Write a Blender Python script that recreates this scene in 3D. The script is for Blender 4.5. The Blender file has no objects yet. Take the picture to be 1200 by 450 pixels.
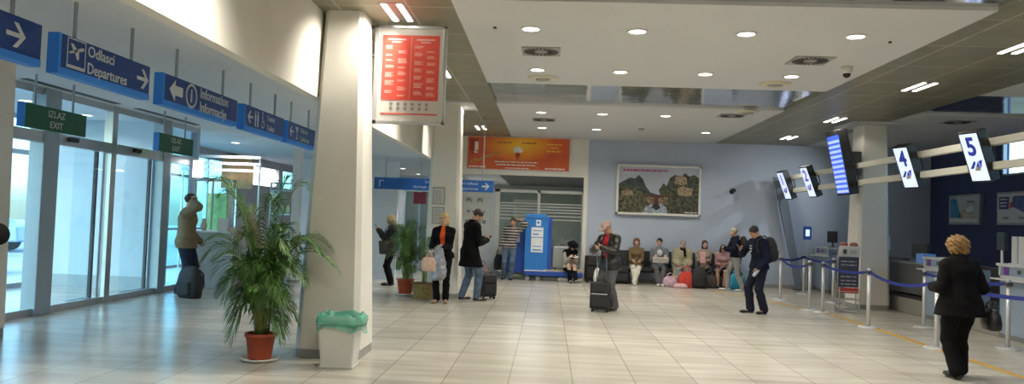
import bpy, math, random
import numpy as np
from mathutils import Matrix, Vector
random.seed(7); np.random.seed(7)
SC = bpy.context.scene; COL = SC.collection
PI = math.pi
def R(d): return math.radians(d)

# ------------------------------------------------------------------ materials
MATS = {}
def newmat(name):
    m = bpy.data.materials.new(name); m.use_nodes = True
    nt = m.node_tree; b = nt.nodes['Principled BSDF']
    return m, nt, b
def noise_col(nt, b, c, var, scale, stretch=(1,1,1), detail=4, rough=None, coords='Object'):
    tc = nt.nodes.new('ShaderNodeTexCoord'); mp = nt.nodes.new('ShaderNodeMapping')
    mp.inputs['Scale'].default_value = stretch
    nz = nt.nodes.new('ShaderNodeTexNoise'); nz.inputs['Scale'].default_value = scale; nz.inputs['Detail'].default_value = detail
    rp = nt.nodes.new('ShaderNodeValToRGB')
    rp.color_ramp.elements[0].position = .3; rp.color_ramp.elements[1].position = .7
    rp.color_ramp.elements[0].color = [max(0, x*(1-var)) for x in c]+[1]
    rp.color_ramp.elements[1].color = [min(1, x*(1+var)) for x in c]+[1]
    L = nt.links.new
    L(tc.outputs[coords], mp.inputs[0]); L(mp.outputs[0], nz.inputs['Vector']); L(nz.outputs['Fac'], rp.inputs[0]); L(rp.outputs[0], b.inputs['Base Color'])
    return nz, rp
def mat(name, c, rough=.6, metal=0, var=.05, scale=6, spec=.5, bump=0, sheen=0):
    if name in MATS: return MATS[name]
    m, nt, b = newmat(name)
    nz, rp = noise_col(nt, b, c, var, scale)
    b.inputs['Roughness'].default_value = rough; b.inputs['Metallic'].default_value = metal
    b.inputs['Specular IOR Level'].default_value = spec
    if sheen: b.inputs['Sheen Weight'].default_value = sheen
    if bump:
        bp = nt.nodes.new('ShaderNodeBump'); bp.inputs['Strength'].default_value = bump; bp.inputs['Distance'].default_value = .01
        nt.links.new(nz.outputs['Fac'], bp.inputs['Height']); nt.links.new(bp.outputs[0], b.inputs['Normal'])
    m.diffuse_color = (*c, 1)
    MATS[name] = m; return m
def emit(name, c, s, base=(.8,.8,.8)):
    if name in MATS: return MATS[name]
    m, nt, b = newmat(name)
    noise_col(nt, b, base, .02, 5)
    b.inputs['Emission Color'].default_value = (*c,1); b.inputs['Emission Strength'].default_value = s
    MATS[name] = m; return m
def tiled(name, c, w, d, off=(0,0,0), seam=.008, seamc=None, rough=.3, metal=0, var=.04, rot=(0,0,0), bump=.1, tonal=.06, nscale=3, nstretch=(1,1,1), wavy=0):
    m, nt, b = newmat(name); L = nt.links.new
    tc = nt.nodes.new('ShaderNodeTexCoord'); mp = nt.nodes.new('ShaderNodeMapping')
    mp.inputs['Location'].default_value = off; mp.inputs['Rotation'].default_value = rot
    br = nt.nodes.new('ShaderNodeTexBrick'); br.offset = 0; br.squash = 1
    br.inputs['Scale'].default_value = 1; br.inputs['Brick Width'].default_value = w; br.inputs['Row Height'].default_value = d
    br.inputs['Mortar Size'].default_value = seam; br.inputs['Mortar Smooth'].default_value = .3; br.inputs['Bias'].default_value = 0
    br.inputs['Color1'].default_value = [x*(1-tonal) for x in c]+[1]; br.inputs['Color2'].default_value = [min(1,x*(1+tonal)) for x in c]+[1]
    seamc = seamc or [x*.55 for x in c]
    br.inputs['Mortar'].default_value = (*seamc,1)
    nz = nt.nodes.new('ShaderNodeTexNoise'); nz.inputs['Scale'].default_value = nscale; nz.inputs['Detail'].default_value = 5
    mp2 = nt.nodes.new('ShaderNodeMapping'); mp2.inputs['Scale'].default_value = nstretch
    mr = nt.nodes.new('ShaderNodeMapRange'); mr.inputs['From Min'].default_value = .25; mr.inputs['From Max'].default_value = .75
    mr.inputs['To Min'].default_value = 1-var; mr.inputs['To Max'].default_value = 1+var
    mx = nt.nodes.new('ShaderNodeMixRGB'); mx.blend_type = 'MULTIPLY'; mx.inputs[0].default_value = 1
    L(tc.outputs['Object'], mp.inputs[0]); L(mp.outputs[0], br.inputs['Vector'])
    L(tc.outputs['Object'], mp2.inputs[0]); L(mp2.outputs[0], nz.inputs['Vector'])
    L(nz.outputs['Fac'], mr.inputs['Value']); L(br.outputs['Color'], mx.inputs[1]); L(mr.outputs[0], mx.inputs[2])
    L(mx.outputs[0], b.inputs['Base Color'])
    b.inputs['Roughness'].default_value = rough; b.inputs['Metallic'].default_value = metal
    bp = nt.nodes.new('ShaderNodeBump'); bp.inputs['Strength'].default_value = bump; bp.inputs['Distance'].default_value = .01; bp.invert = True
    L(br.outputs['Fac'], bp.inputs['Height'])
    if wavy:
        n2 = nt.nodes.new('ShaderNodeTexNoise'); n2.inputs['Scale'].default_value = 1.6
        b2 = nt.nodes.new('ShaderNodeBump'); b2.inputs['Strength'].default_value = wavy; b2.inputs['Distance'].default_value = .05
        L(tc.outputs['Object'], n2.inputs['Vector']); L(n2.outputs['Fac'], b2.inputs['Height']); L(bp.outputs[0], b2.inputs['Normal']); L(b2.outputs[0], b.inputs['Normal'])
    else: L(bp.outputs[0], b.inputs['Normal'])
    MATS[name] = m; return m
def glassmat(name, tint, refl=.12, frost=0):
    m = bpy.data.materials.new(name); m.use_nodes = True; nt = m.node_tree; nt.nodes.clear(); L = nt.links.new
    out = nt.nodes.new('ShaderNodeOutputMaterial'); tr = nt.nodes.new('ShaderNodeBsdfTransparent'); tr.inputs[0].default_value = (*tint,1)
    gl = nt.nodes.new('ShaderNodeBsdfGlossy'); gl.inputs['Roughness'].default_value = .02
    fr = nt.nodes.new('ShaderNodeLayerWeight'); fr.inputs[0].default_value = .5
    pw = nt.nodes.new('ShaderNodeMath'); pw.operation = 'POWER'; pw.inputs[1].default_value = 5
    mt = nt.nodes.new('ShaderNodeMath'); mt.operation = 'MULTIPLY_ADD'; mt.inputs[1].default_value = .8; mt.inputs[2].default_value = refl*.5
    L(fr.outputs['Facing'], pw.inputs[0])
    mx = nt.nodes.new('ShaderNodeMixShader')
    L(pw.outputs[0], mt.inputs[0]); L(mt.outputs[0], mx.inputs[0]); L(tr.outputs[0], mx.inputs[1]); L(gl.outputs[0], mx.inputs[2])
    last = mx
    if frost:
        df = nt.nodes.new('ShaderNodeBsdfDiffuse'); df.inputs[0].default_value = (.8,.85,.88,1)
        m2 = nt.nodes.new('ShaderNodeMixShader'); m2.inputs[0].default_value = frost
        L(mx.outputs[0], m2.inputs[1]); L(df.outputs[0], m2.inputs[2]); last = m2
    L(last.outputs[0], out.inputs[0]); MATS[name] = m; return m

# ------------------------------------------------------------------ meshes
class MB:
    def __init__(s): s.v=[]; s.f=[]; s.mi=[]; s.cur=0; s.M=None
    def _add(s, vs, fs):
        o=len(s.v)
        if s.M is not None: vs=[tuple(s.M@Vector(v)) for v in vs]
        s.v+= [tuple(v) for v in vs]; s.f += [tuple(i+o for i in f) for f in fs]; s.mi += [s.cur]*len(fs); return s
    def box(s, x0,y0,z0,x1,y1,z1, rot=None):
        if x0>x1: x0,x1=x1,x0
        if y0>y1: y0,y1=y1,y0
        if z0>z1: z0,z1=z1,z0
        vs=[(x0,y0,z0),(x1,y0,z0),(x1,y1,z0),(x0,y1,z0),(x0,y0,z1),(x1,y0,z1),(x1,y1,z1),(x0,y1,z1)]
        if rot is not None:
            c=Vector(((x0+x1)/2,(y0+y1)/2,(z0+z1)/2)); vs=[tuple(c+rot@(Vector(v)-c)) for v in vs]
        return s._add(vs,[(0,3,2,1),(4,5,6,7),(0,1,5,4),(1,2,6,5),(2,3,7,6),(3,0,4,7)])
    def cbox(s,c,size,rot=None): return s.box(c[0]-size[0]/2,c[1]-size[1]/2,c[2]-size[2]/2,c[0]+size[0]/2,c[1]+size[1]/2,c[2]+size[2]/2,rot)
    def frustum(s, b0, z0, b1, z1):   # b=(x0,y0,x1,y1)
        vs=[(b0[0],b0[1],z0),(b0[2],b0[1],z0),(b0[2],b0[3],z0),(b0[0],b0[3],z0),(b1[0],b1[1],z1),(b1[2],b1[1],z1),(b1[2],b1[3],z1),(b1[0],b1[3],z1)]
        return s._add(vs,[(0,3,2,1),(4,5,6,7),(0,1,5,4),(1,2,6,5),(2,3,7,6),(3,0,4,7)])
    def cyl(s,p0,p1,r0,r1=None,n=16,caps=True):
        r1=r0 if r1 is None else r1; p0=Vector(p0); p1=Vector(p1); d=(p1-p0).normalized()
        a=d.orthogonal().normalized(); b=d.cross(a)
        vs=[tuple(p0+(a*math.cos(2*PI*i/n)+b*math.sin(2*PI*i/n))*r0) for i in range(n)]+[tuple(p1+(a*math.cos(2*PI*i/n)+b*math.sin(2*PI*i/n))*r1) for i in range(n)]
        fs=[(i,(i+1)%n,n+(i+1)%n,n+i) for i in range(n)]
        if caps: fs+=[tuple(range(n-1,-1,-1)),tuple(range(n,2*n))]
        return s._add(vs,fs)
    def lathe(s,prof,c=(0,0,0),n=24):
        vs=[];fs=[]
        for r,z in prof: vs+=[(c[0]+r*math.cos(2*PI*i/n),c[1]+r*math.sin(2*PI*i/n),c[2]+z) for i in range(n)]
        for k in range(len(prof)-1):
            for i in range(n): fs.append((k*n+i,k*n+(i+1)%n,(k+1)*n+(i+1)%n,(k+1)*n+i))
        fs.append(tuple(range(n-1,-1,-1))); k=len(prof)-1; fs.append(tuple(k*n+i for i in range(n)))
        return s._add(vs,fs)
    def tube(s,pts,r,n=8):
        pts=[Vector(p) for p in pts]; vs=[];fs=[]; a=None
        for i,p in enumerate(pts):
            t=(pts[min(i+1,len(pts)-1)]-pts[max(i-1,0)]).normalized()
            a=t.orthogonal().normalized() if a is None else (a-t*a.dot(t)).normalized()
            b=t.cross(a); rr=r[i] if isinstance(r,(list,tuple)) else r
            vs+=[tuple(p+(a*math.cos(2*PI*j/n)+b*math.sin(2*PI*j/n))*rr) for j in range(n)]
        for k in range(len(pts)-1):
            for i in range(n): fs.append((k*n+i,k*n+(i+1)%n,(k+1)*n+(i+1)%n,(k+1)*n+i))
        fs+=[tuple(range(n-1,-1,-1)),tuple((len(pts)-1)*n+i for i in range(n))]
        return s._add(vs,fs)
    def prism(s,pts,z0,z1):
        n=len(pts); vs=[(x,y,z0) for x,y in pts]+[(x,y,z1) for x,y in pts]
        fs=[tuple(range(n-1,-1,-1)),tuple(range(n,2*n))]+[(i,(i+1)%n,n+(i+1)%n,n+i) for i in range(n)]
        return s._add(vs,fs)
    def ell(s,c,r,n=16,m=10,z0=-1.,z1=1.):
        prof=[]
        a0=math.asin(z0);a1=math.asin(z1); vs=[];fs=[]
        for k in range(m+1):
            a=a0+(a1-a0)*k/m; rr=max(math.cos(a),.01)
            vs+=[(c[0]+r[0]*rr*math.cos(2*PI*i/n),c[1]+r[1]*rr*math.sin(2*PI*i/n),c[2]+r[2]*math.sin(a)) for i in range(n)]
        for k in range(m):
            for i in range(n): fs.append((k*n+i,k*n+(i+1)%n,(k+1)*n+(i+1)%n,(k+1)*n+i))
        fs+=[tuple(range(n-1,-1,-1)),tuple(m*n+i for i in range(n))]
        return s._add(vs,fs)
    def rbox(s,c,size,r,n=4):     # upright rounded box (rounded plan corners)
        pts=[]; hx,hy=size[0]/2-r,size[1]/2-r
        for q,(sx,sy) in enumerate(((1,1),(-1,1),(-1,-1),(1,-1))):
            for i in range(n+1):
                a=PI/2*(q+i/n); pts.append((c[0]+sx*hx+r*math.cos(a),c[1]+sy*hy+r*math.sin(a)))
        return s.prism(pts,c[2]-size[2]/2,c[2]+size[2]/2)
    def build(s,name,mats,parent=None,smooth=False,bevel=0,world=False):
        me=bpy.data.meshes.new(name); me.from_pydata(s.v,[],s.f)
        if not isinstance(mats,(list,tuple)): mats=[mats]
        for m in mats: me.materials.append(m)
        if any(s.mi): me.polygons.foreach_set('material_index',s.mi)
        if smooth: me.polygons.foreach_set('use_smooth',[len(f)<=4 for f in s.f])
        me.update()
        return link(name,me,parent,world,bevel)
BASE={}
def link(name,me,parent=None,world=False,bevel=0):
    o=bpy.data.objects.new(name,me); COL.objects.link(o)
    if parent is not None:
        o.parent=parent
        if world: o.matrix_parent_inverse=world_of(parent).inverted()
    if bevel:
        b=o.modifiers.new('Bevel','BEVEL'); b.width=bevel; b.segments=2; b.limit_method='ANGLE'; b.angle_limit=R(40)
    return o
def world_of(o):
    m=Matrix.Translation(o.location)@o.rotation_euler.to_matrix().to_4x4()
    return m if o.parent is None else world_of(o.parent)@o.matrix_parent_inverse@m
def tag(o,label=None,cat=None,group=None,kind=None):
    if label: o['label']=label
    if cat: o['category']=cat
    if group: o['group']=group
    if kind: o['kind']=kind
    return o
def T(name,label,cat,loc=(0,0,0),rz=0,group=None):
    o=bpy.data.objects.new(name,None); COL.objects.link(o); o.location=loc; o.rotation_euler=(0,0,rz); o.empty_display_size=.1
    return tag(o,label,cat,group)
def S(o): return tag(o,kind='structure')
def dup(root,loc,rz=None,label=None,parent=None):
    c=root.copy(); COL.objects.link(c); 
    if parent is None:
        c.location=loc
        if rz is not None: c.rotation_euler=(0,0,rz)
        if label: c['label']=label
    else: c.parent=parent
    for ch in [x for x in bpy.data.objects if x.parent==root]: dup(ch,None,parent=c)
    return c
def frame(o,right,up=(0,0,1)):
    r=Vector(right).normalized(); u=Vector(up).normalized(); n=r.cross(u)
    return Matrix(((r.x,u.x,n.x,o[0]),(r.y,u.y,n.y,o[1]),(r.z,u.z,n.z,o[2]),(0,0,0,1)))
def text(s,size,m,parent,M,name='lettering',align='LEFT',world=True,ext=.002,sx=1,bold=0):
    cu=bpy.data.curves.new(name,'FONT'); cu.body=s; cu.size=size; cu.extrude=ext; cu.align_x=align; cu.align_y='CENTER'; cu.offset=bold; cu.resolution_u=3
    to=bpy.data.objects.new(name,cu); COL.objects.link(to)
    bpy.context.view_layer.update()
    dg=bpy.context.evaluated_depsgraph_get(); me=bpy.data.meshes.new_from_object(to.evaluated_get(dg))
    bpy.data.objects.remove(to); bpy.data.curves.remove(cu)
    me.transform(M@Matrix.Diagonal((sx,1,1,1))); me.materials.clear(); me.materials.append(m); me.name=name
    return link(name,me,parent,world)
def arrow_right(mb,cx,cy,s,t=.003,flip=1,w=.16):
    # shaft and chevron head in the (x,y) plane
    f=flip
    mb.prism([(cx-f*.5*s,cy-w/2*s),(cx+f*.28*s,cy-w/2*s),(cx+f*.28*s,cy+w/2*s),(cx-f*.5*s,cy+w/2*s)][::f],0,t)
    for q in (1,-1):
        p=[(cx+f*.5*s,cy),(cx+f*.08*s,cy+q*.45*s),(cx-f*.14*s,cy+q*.45*s),(cx+f*.28*s,cy)]
        mb.prism(p[::-q*f] ,0,t)

# ------------------------------------------------------------------ palette
white=mat('white_paint',(.72,.71,.67),.55,var=.02); plaster=mat('plaster',(.74,.72,.66),.7,var=.03,scale=2)
bluewall=mat('blue_grey_wall',(.43,.49,.60),.75,var=.03,scale=1.5); navy=mat('navy_wall',(.035,.05,.13),.7,var=.06)
lwhite=mat('cool_white_wall',(.62,.66,.70),.7,var=.03)
alu=mat('brushed_aluminium',(.62,.64,.66),.35,.9,var=.04); alud=mat('blue_grey_aluminium',(.38,.46,.52),.4,.5,var=.04)
steel=mat('steel',(.55,.55,.54),.28,1,var=.03); black=mat('black_plastic',(.015,.015,.017),.45,var=.1); dark=mat('dark_grey',(.07,.07,.075),.5,var=.1)
rubber=mat('rubber',(.02,.02,.02),.8)
blu=mat('sign_blue',(.012,.05,.25),.35,var=.03); blul=emit('sign_edge_blue',(.02,.16,.6),.12,(.03,.2,.6)); wht=mat('sign_white',(.62,.65,.68),.5,var=.01)
grn=mat('exit_green',(.01,.10,.05),.4,var=.04); orange=mat('yellow_tape',(.50,.30,.05),.5,var=.1,scale=12)
red=mat('poster_red',(.62,.07,.05),.4,var=.03); pale=mat('poster_pale',(.60,.58,.55),.4,var=.05)
concrete=mat('skirting_grey',(.30,.30,.28),.5,var=.1,scale=10)
beige=mat('beam_cream',(.74,.72,.63),.5,var=.02)
counterb=mat('counter_blue',(.30,.38,.48),.4,var=.03)
# ================================================================== THE HALL
CZ=3.9; XL=-1.11; XR=4.5; XO=6.95; XF=-2.65; YW=21.3; XN=10.3; XG=-7.3; XE=-10.0; SZ=3.24; YB=-4.0
floor_m=tiled('floor_tile',(.49,.462,.395),.637,.86,off=(.343,-.55,0),seam=.006,seamc=(.27,.255,.22),rough=.25,var=.20,nscale=1.3,nstretch=(.6,3.2,1),tonal=.09,bump=.15)
olive=tiled('olive_metal_tile',(.27,.26,.185),.80,1.2,off=(.02,.1,0),seam=.014,seamc=(.50,.48,.40),rough=.45,metal=.45,var=.12,bump=.2,tonal=.08)
mirror=tiled('mirror_metal_tile',(.66,.68,.70),.62,.74,off=(.1,.08,0),seam=.016,seamc=(.62,.61,.57),rough=.09,metal=.92,var=.05,bump=.3,wavy=.13)
slatd=tiled('dark_slats',(.10,.105,.10),5,.11,seam=.02,seamc=(.03,.03,.03),rough=.5,var=.05)
ground_m=tiled('pavement',(.5,.5,.5),.5,.5,rough=.8,var=.1)
whitec=mat('ceiling_white',(.60,.61,.62),.75,var=.015,scale=1)
S(MB().box(XE,YB,-.1,XN,33,0).build('floor',floor_m))
S(MB().box(XE-60,-40,-.25,XE,70,-.06).build('ground',ground_m))
# ceiling: white fields, mirrored bands, olive metal bands
bands=[(-1.3,.95,1),(5.75,7.97,1),(12.86,15.1,1),(YB,-1.3,0),(.95,5.75,0),(7.97,12.86,0),(15.1,YW,0)]
for (y0,y1,k) in bands:
    for (x0,x1) in ((XL,XR),(XO,XN)):
        z=CZ+.04 if k else CZ
        S(MB().box(x0,y0,z,x1,y1,z+.12).build('ceiling',mirror if k else whitec))
S(MB().box(XF-.1,YB,CZ,XL,YW,CZ+.12).build('ceiling',olive)); S(MB().box(XR,YB,CZ,XO,YW,CZ+.12).build('ceiling',olive))
# light cove fascia and the lower soffit over the entrance side
S(MB().box(XF-.12,YB,2.9,XF,YW,CZ).build('trim_1',plaster))
sof=mat('soffit_cool',(.66,.69,.70),.75,var=.02,scale=1)
S(MB().prism([(XF-.12,YB),(XF-.12,YW),(-4.2,21.2),(-5.6,19.6),(-6.5,17.7),(-6.9,16.6),(-7.6,15.9),(XE,15.8),(XE,YB)],SZ,SZ+.12).build('ceiling',sof))
S(MB().box(XE,14,SZ+.13,XF-.12,33,SZ+.25).build('ceiling',whitec))
# walls
S(MB().box(1.05,YW,0,XN,YW+.15,CZ+.1).build('wall_far',bluewall))
m=MB(); m.box(XF,YW,2.84,1.05,YW+.15,CZ+.1); m.box(.94,YW,0,1.05,YW+.15,2.84)
S(m.build('wall_far',plaster))
S(MB().box(XE,YB-.15,0,XN,YB,CZ+.1).build('wall_back',plaster))
m=MB(); m.box(XN,YB,0,XN+.15,YW,3.0); m.box(XN,18,3.0,XN+.15,YW,CZ+.1); m.box(XN,YB,3.0,XN+.15,4,CZ+.1); m.box(XN,4,3.84,XN+.15,18,CZ+.1)
S(m.build('wall_right',navy))
hw=S(MB().box(XN+.08,4,3.0,XN+.1,18,3.84).build('window_5',glassmat('high_pane',(.75,.9,1),.1)))
m=MB()
for y in (4,6.8,9.6,12.4,15.2,17.94): m.box(XN-.02,y,3.0,XN+.06,y+.06,3.84)
m.box(XN-.02,4,3.0,XN+.06,18,3.04); m.box(XN-.02,4,3.8,XN+.06,18,3.84)
m.build('window_frame',alud,hw)
# outer wall behind the information desks: tall windows, grey pier, clerestory
m=MB(); m.box(XE-.15,15.6,0,XE,16.0,SZ+.1); m.box(XE-.15,23.4,0,XE,24.45,SZ+.2); m.box(XE-.15,16,3.12,XE,33,SZ+.2); m.box(XE-.15,24.45,0,XE,33,2.47); m.box(XE-.15,27.9,2.47,XE,28.3,3.12); m.box(XE-.15,29.7,2.47,XE,33,3.12)
S(m.build('wall_left',mat('pinkish_wall',(.50,.46,.50),.7,var=.03)))
cyan=glassmat('tinted_pane',(.50,.86,1.0),.08); clear=glassmat('clear_pane',(.93,.98,1.0),.05); clearb=glassmat('outer_pane',(.74,.92,1.0),.06)
w=S(MB().box(XE-.08,16,0,XE-.06,23.4,3.12).build('window_3',cyan)); m=MB()
for y in (16,17.2,18.4,19.6,20.8,22.0,23.34): m.box(XE-.1,y,0,XE,y+.06,3.12)
for z in (0,1.0,2.45,3.06): m.box(XE-.1,16,z,XE,23.4,z+.06)
m.build('window_frame',alud,w)
w=S(MB().box(XE-.08,24.45,2.47,XE-.06,27.9,3.12).build('window_4',clear)); MB().box(XE-.1,26.15,2.47,XE,26.2,3.12).build('window_frame',alu,w)
w=S(MB().box(XE-.08,28.3,2.47,XE-.06,29.7,3.12).build('window_4',cyan))
S(MB().box(XE,33,0,XF,33.15,SZ+.2).build('wall_far',lwhite))
S(MB().box(XF-.12,YW+.0,0,XF,33,SZ+.2).build('wall_middle',lwhite))
S(MB().box(-6.2,19.0,0,-3.78,19.12,2.95).build('wall_middle',lwhite))
# small back room behind the glazed doors
S(MB().box(XF,28,0,1.3,28.1,2.95).build('wall_back',mat('grey_green_wall',(.36,.40,.38),.7)))
S(MB().box(1.2,YW+.15,0,1.3,28,2.95).build('wall_right',mat('grey_green_wall',(.22,.25,.24))))
S(MB().box(XF,YW+.15,2.86,-1.45,28,2.95).build('ceiling',whitec)); S(MB().box(-1.45,YW+.15,2.86,1.2,28,2.95).build('ceiling',slatd))
# glazed partition with doors
PY=21.8
m=MB()
for x0,x1 in ((-1.98,-1.88),(-1.54,-1.40),(-.33,-.25),(.92,1.06)): m.box(x0,PY-.05,0,x1,PY+.05,2.46)
m.box(-2.65,PY-.05,2.38,1.2,PY+.05,2.46); m.box(-1.4,PY-.04,0,.92,PY+.04,.12)
d=S(m.build('door_2',mat('white_frame',(.66,.66,.62),.4,var=.02)))
g=MB().box(-1.4,PY-.01,.12,.92,PY+.01,2.38).build('glass',glassmat('door_pane',(.80,.84,.82),.08),d)
m=MB()
for z in (1.62,1.72,1.82,1.9,1.98,2.06): m.box(-1.4,PY-.02,z,.92,PY-.012,z+.035)
m.build('frosted_stripes',mat('frosting',(.55,.57,.55),.6),d)
m=MB()
rnd=random.Random(3)
pts=[(-.2+ i*.08, .95+.12*math.sin(i*.9)+.10*rnd.random()+(.12 if 3<i<8 else 0)) for i in range(14)]
for i in range(13):
    m.box(pts[i][0],PY-.02,.86,pts[i+1][0],PY-.012,pts[i][1])
m.build('window_sticker',mat('sticker_grey',(.25,.29,.29),.6),d)
S(MB().box(-2.65,PY-.03,0,-1.98,PY+.03,2.38).build('wall_far',lwhite)); S(MB().box(-1.88,PY-.02,0,-1.54,PY+.02,2.38).build('wall_far',lwhite))
tag(MB().box(-1.05,22.6,0,-.35,22.75,2.2).build('display_board',mat('board_white',(.75,.76,.75),.5)),'white upright board standing behind the left glass door','board')

# ---- entrance facade with sliding doors
def wallbox(name,mt,*b): return S(MB().box(*b).build(name,mt))
def facade_bay(nm,y0,y1):
    m=MB(); m.box(XG-.06,y0,SZ-.1,XG+.06,y1,SZ); m.box(XG-.05,y0,2.46,XG+.09,y1,2.62); m.box(XG-.04,y0,0,XG+.05,y1,.10)
    w=S(m.build(nm,alu)); MB().box(XG-.008,y0,.1,XG+.008,y1,2.46).build('glass',clear,w); MB().box(XG-.008,y0,2.62,XG+.008,y1,SZ-.1).build('glass',clear,w)
    return w
bays=[(6.2,8.3),(8.3,10.55),(10.9,12.3),(12.45,13.95),(14.2,15.35)]
for y0,y1 in bays: facade_bay('window_1',y0,y1)
for y0,y1,d_ in ((10.55,10.9,.11),(13.95,14.2,.11)):
    S(MB().box(XG-.11,y0,0,XG+.11,y1,SZ).build('trim_2',alud,bevel=.008))
for y in (6.16,8.26,12.3,15.35): S(MB().box(XG-.07,y,0,XG+.07,y+.15 if y==12.3 else y+.08,SZ).build('trim_2',alu))
# sliding leaves standing behind the fixed glass
for (y0,y1) in ((11.62,12.22),(13.05,13.9)):
    m=MB(); x=XG-.12
    m.box(x-.02,y1-.04,.03,x+.02,y1,2.60); m.box(x-.02,y0,.03,x+.02,y1,.1); m.box(x-.02,y0,2.54,x+.02,y1,2.60)
    w=S(m.build('door_1',alud)); MB().box(x-.006,y0,.1,x+.006,y1,2.54).build('glass',clear,w); MB().box(x-.025,y1-.045,.05,x+.025,y1+.005,2.58).build('rubber_edge',dark,w)
for y,l in ((11.2,'left'),(13.0,'right')):
    tag(MB().rbox((XG+.12,y,2.56),(.06,.22,.06),.02).build('door_sensor',black),'small black motion sensor on the rail above the %s sliding doors'%l,'sensor')
tag(MB().box(XG+.095,13.1,2.50,XG+.12,13.4,2.62).build('exit_plate',mat('pale_green',(.45,.62,.45),.4)),'small pale green plate on the rail above the sliding doors','plate')
# outer facade
m=MB()
for y in (6.1,7.6,9.1,10.6,12.1,13.4,14.3): m.box(XE,y,0,XE+.12,y+.12,SZ)
for z in (0,2.5,SZ-.08): m.box(XE+.02,6.1,z,XE+.1,14.42,z+.09)
w=S(m.build('window_2',alud)); MB().box(XE+.05,6.2,.1,XE+.062,14.3,SZ-.08).build('glass',clearb,w)
m=MB()
for y0,y1 in ((9.3,10.5),(12.0,13.2)): m.cyl((XE+.3,y0,2.25),(XE+.3,y1,2.25),.09,n=16)
tag(m.build('air_curtain',white),'white tubular air curtains above the outer doors','air curtain')
S(MB().box(XE,14.5,0,XG-.08,14.62,SZ).build('wall_left',mat('panel_cool',(.55,.66,.72),.6,var=.02))); S(MB().box(XE+.12,14.47,0,XG-.12,14.5,.24).build('baseboard_left',mat('base_cool',(.36,.42,.45),.5)))
S(MB().box(XE-.15,YB,0,XE,6.1,SZ).build('wall_left',lwhite)); S(MB().box(XG-.08,YB,0,XG+.08,6.16,SZ).build('wall_left',lwhite)); S(MB().box(XE,14.62,0,XE+.1,15.7,SZ).build('wall_left',lwhite))

# ---- columns
colm=mat('column_paint',(.74,.72,.66),.6,var=.02,scale=3)
def column(cx,cy,label,zt=CZ,w0=.35,w1=.265,plate=True):
    t=T('column',label,'column',(cx,cy,0),group='tapered columns of the hall')
    def ring(h,z,c): return [(h,-h+c,z),(h,h-c,z),(h-c,h,z),(-h+c,h,z),(-h,h-c,z),(-h,-h+c,z),(-h+c,-h,z),(h-c,-h,z)]
    def shaft(h0,z0,h1,z1,c0,c1,mt,nm):
        m=MB(); vs=ring(h0,z0,c0)+ring(h1,z1,c1)
        m._add(vs,[tuple(range(7,-1,-1)),tuple(range(8,16))]+[(i,(i+1)%8,8+(i+1)%8,8+i) for i in range(8)])
        return m.build(nm,mt,t)
    shaft(w0,.1,w1,zt-.04 if plate else zt,.06,.05,colm,'shaft'); shaft(w0-.005,0,w0-.007,.1,.06,.06,concrete,'skirting')
    if plate: MB().box(-.55,-.55,zt-.04,.55,.55,zt).build('ceiling_plate',whitec,t)
    return t
column(-2.39,8.74,'white tapered column behind the swing bin and beside the large potted palm',w0=.36,plate=False,w1=.222)
column(-2.10,15.47,'white tapered column with two small framed notices, behind the blonde woman')
column(6.80,16.72,'white tapered column between check-in screens, right of the baggage sizer')
column(-6.74,8.66,'grey tapered column at the left edge in front of the glass entrance',zt=SZ,plate=False,w0=.31,w1=.28)
po=T('post','slim white square post rising behind the large palm','post',(-5.78,17.35,0)); MB().box(-.09,-.09,.06,.09,.09,SZ).build('shaft',mat('post_white',(.75,.77,.78),.5),po); MB().box(-.11,-.11,0,.11,.11,.06).build('foot',concrete,po)
S(MB().box(1.2,YW-.02,0,XN,YW,.1).build('baseboard_far',concrete)); S(MB().box(XN-.02,YB,0,XN,YW,.1).build('baseboard_right',concrete))
# yellow floor line
pts=[(4.2,19.6),(4.62,18.3),(5.0,17.0),(5.40,15.6),(5.52,14.8),(5.50,9.0),(5.5,-2)]
m=MB(); w=.055
L_=[];R_=[]
for i,p in enumerate(pts):
    a=Vector(pts[max(i-1,0)]); b=Vector(pts[min(i+1,len(pts)-1)]); d_=(b-a).normalized(); n=Vector((-d_.y,d_.x))
    L_.append(Vector(p)+n*w); R_.append(Vector(p)-n*w)
for i in range(len(pts)-1):
    m.prism([tuple(L_[i]),tuple(L_[i+1]),tuple(R_[i+1]),tuple(R_[i])],0,.003)
tag(m.build('floor_line',orange),'worn yellow tape line on the floor along the queue posts','floor marking')

# ================================================================== LIGHTS
glow=emit('lamp_glow',(1,.93,.80),9,(.9,.9,.85)); tubeg=emit('tube_glow',(1,.95,.86),7,(.9,.9,.85)); ringm=mat('lamp_ring',(.7,.7,.68),.3,var=.02)
def area(loc,sx,sy,p,c,rot=(0,0,0),spread=180,shape='RECTANGLE'):
    l=bpy.data.lights.new('lamp','AREA'); l.shape=shape; l.size=sx; l.size_y=sy; l.energy=p; l.color=c; l.spread=R(spread)
    o=bpy.data.objects.new('lamp',l); COL.objects.link(o); o.location=loc; o.rotation_euler=rot; return o
WARM=(1,.93,.80)
def downlight(x,y,z,label,p=34,c=WARM,group='round recessed downlights'):
    t=T('downlight',label,'ceiling light',(x,y,z),group=group)
    m=MB()
    for k in range(32):
        a,b=2*PI*k/32,2*PI*(k+1)/32
        q=[(.10*math.cos(a),.10*math.sin(a)),(.125*math.cos(a),.125*math.sin(a)),(.125*math.cos(b),.125*math.sin(b)),(.10*math.cos(b),.10*math.sin(b))]
        m.prism(q,-.014,0)
    m.build('ring',ringm,t); MB().cyl((0,0,-.007),(0,0,0),.10,n=32).build('diffuser',glow,t)
    if p: area((x,y,z-.03),.2,.2,p,c,shape='DISK',spread=150)
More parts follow.
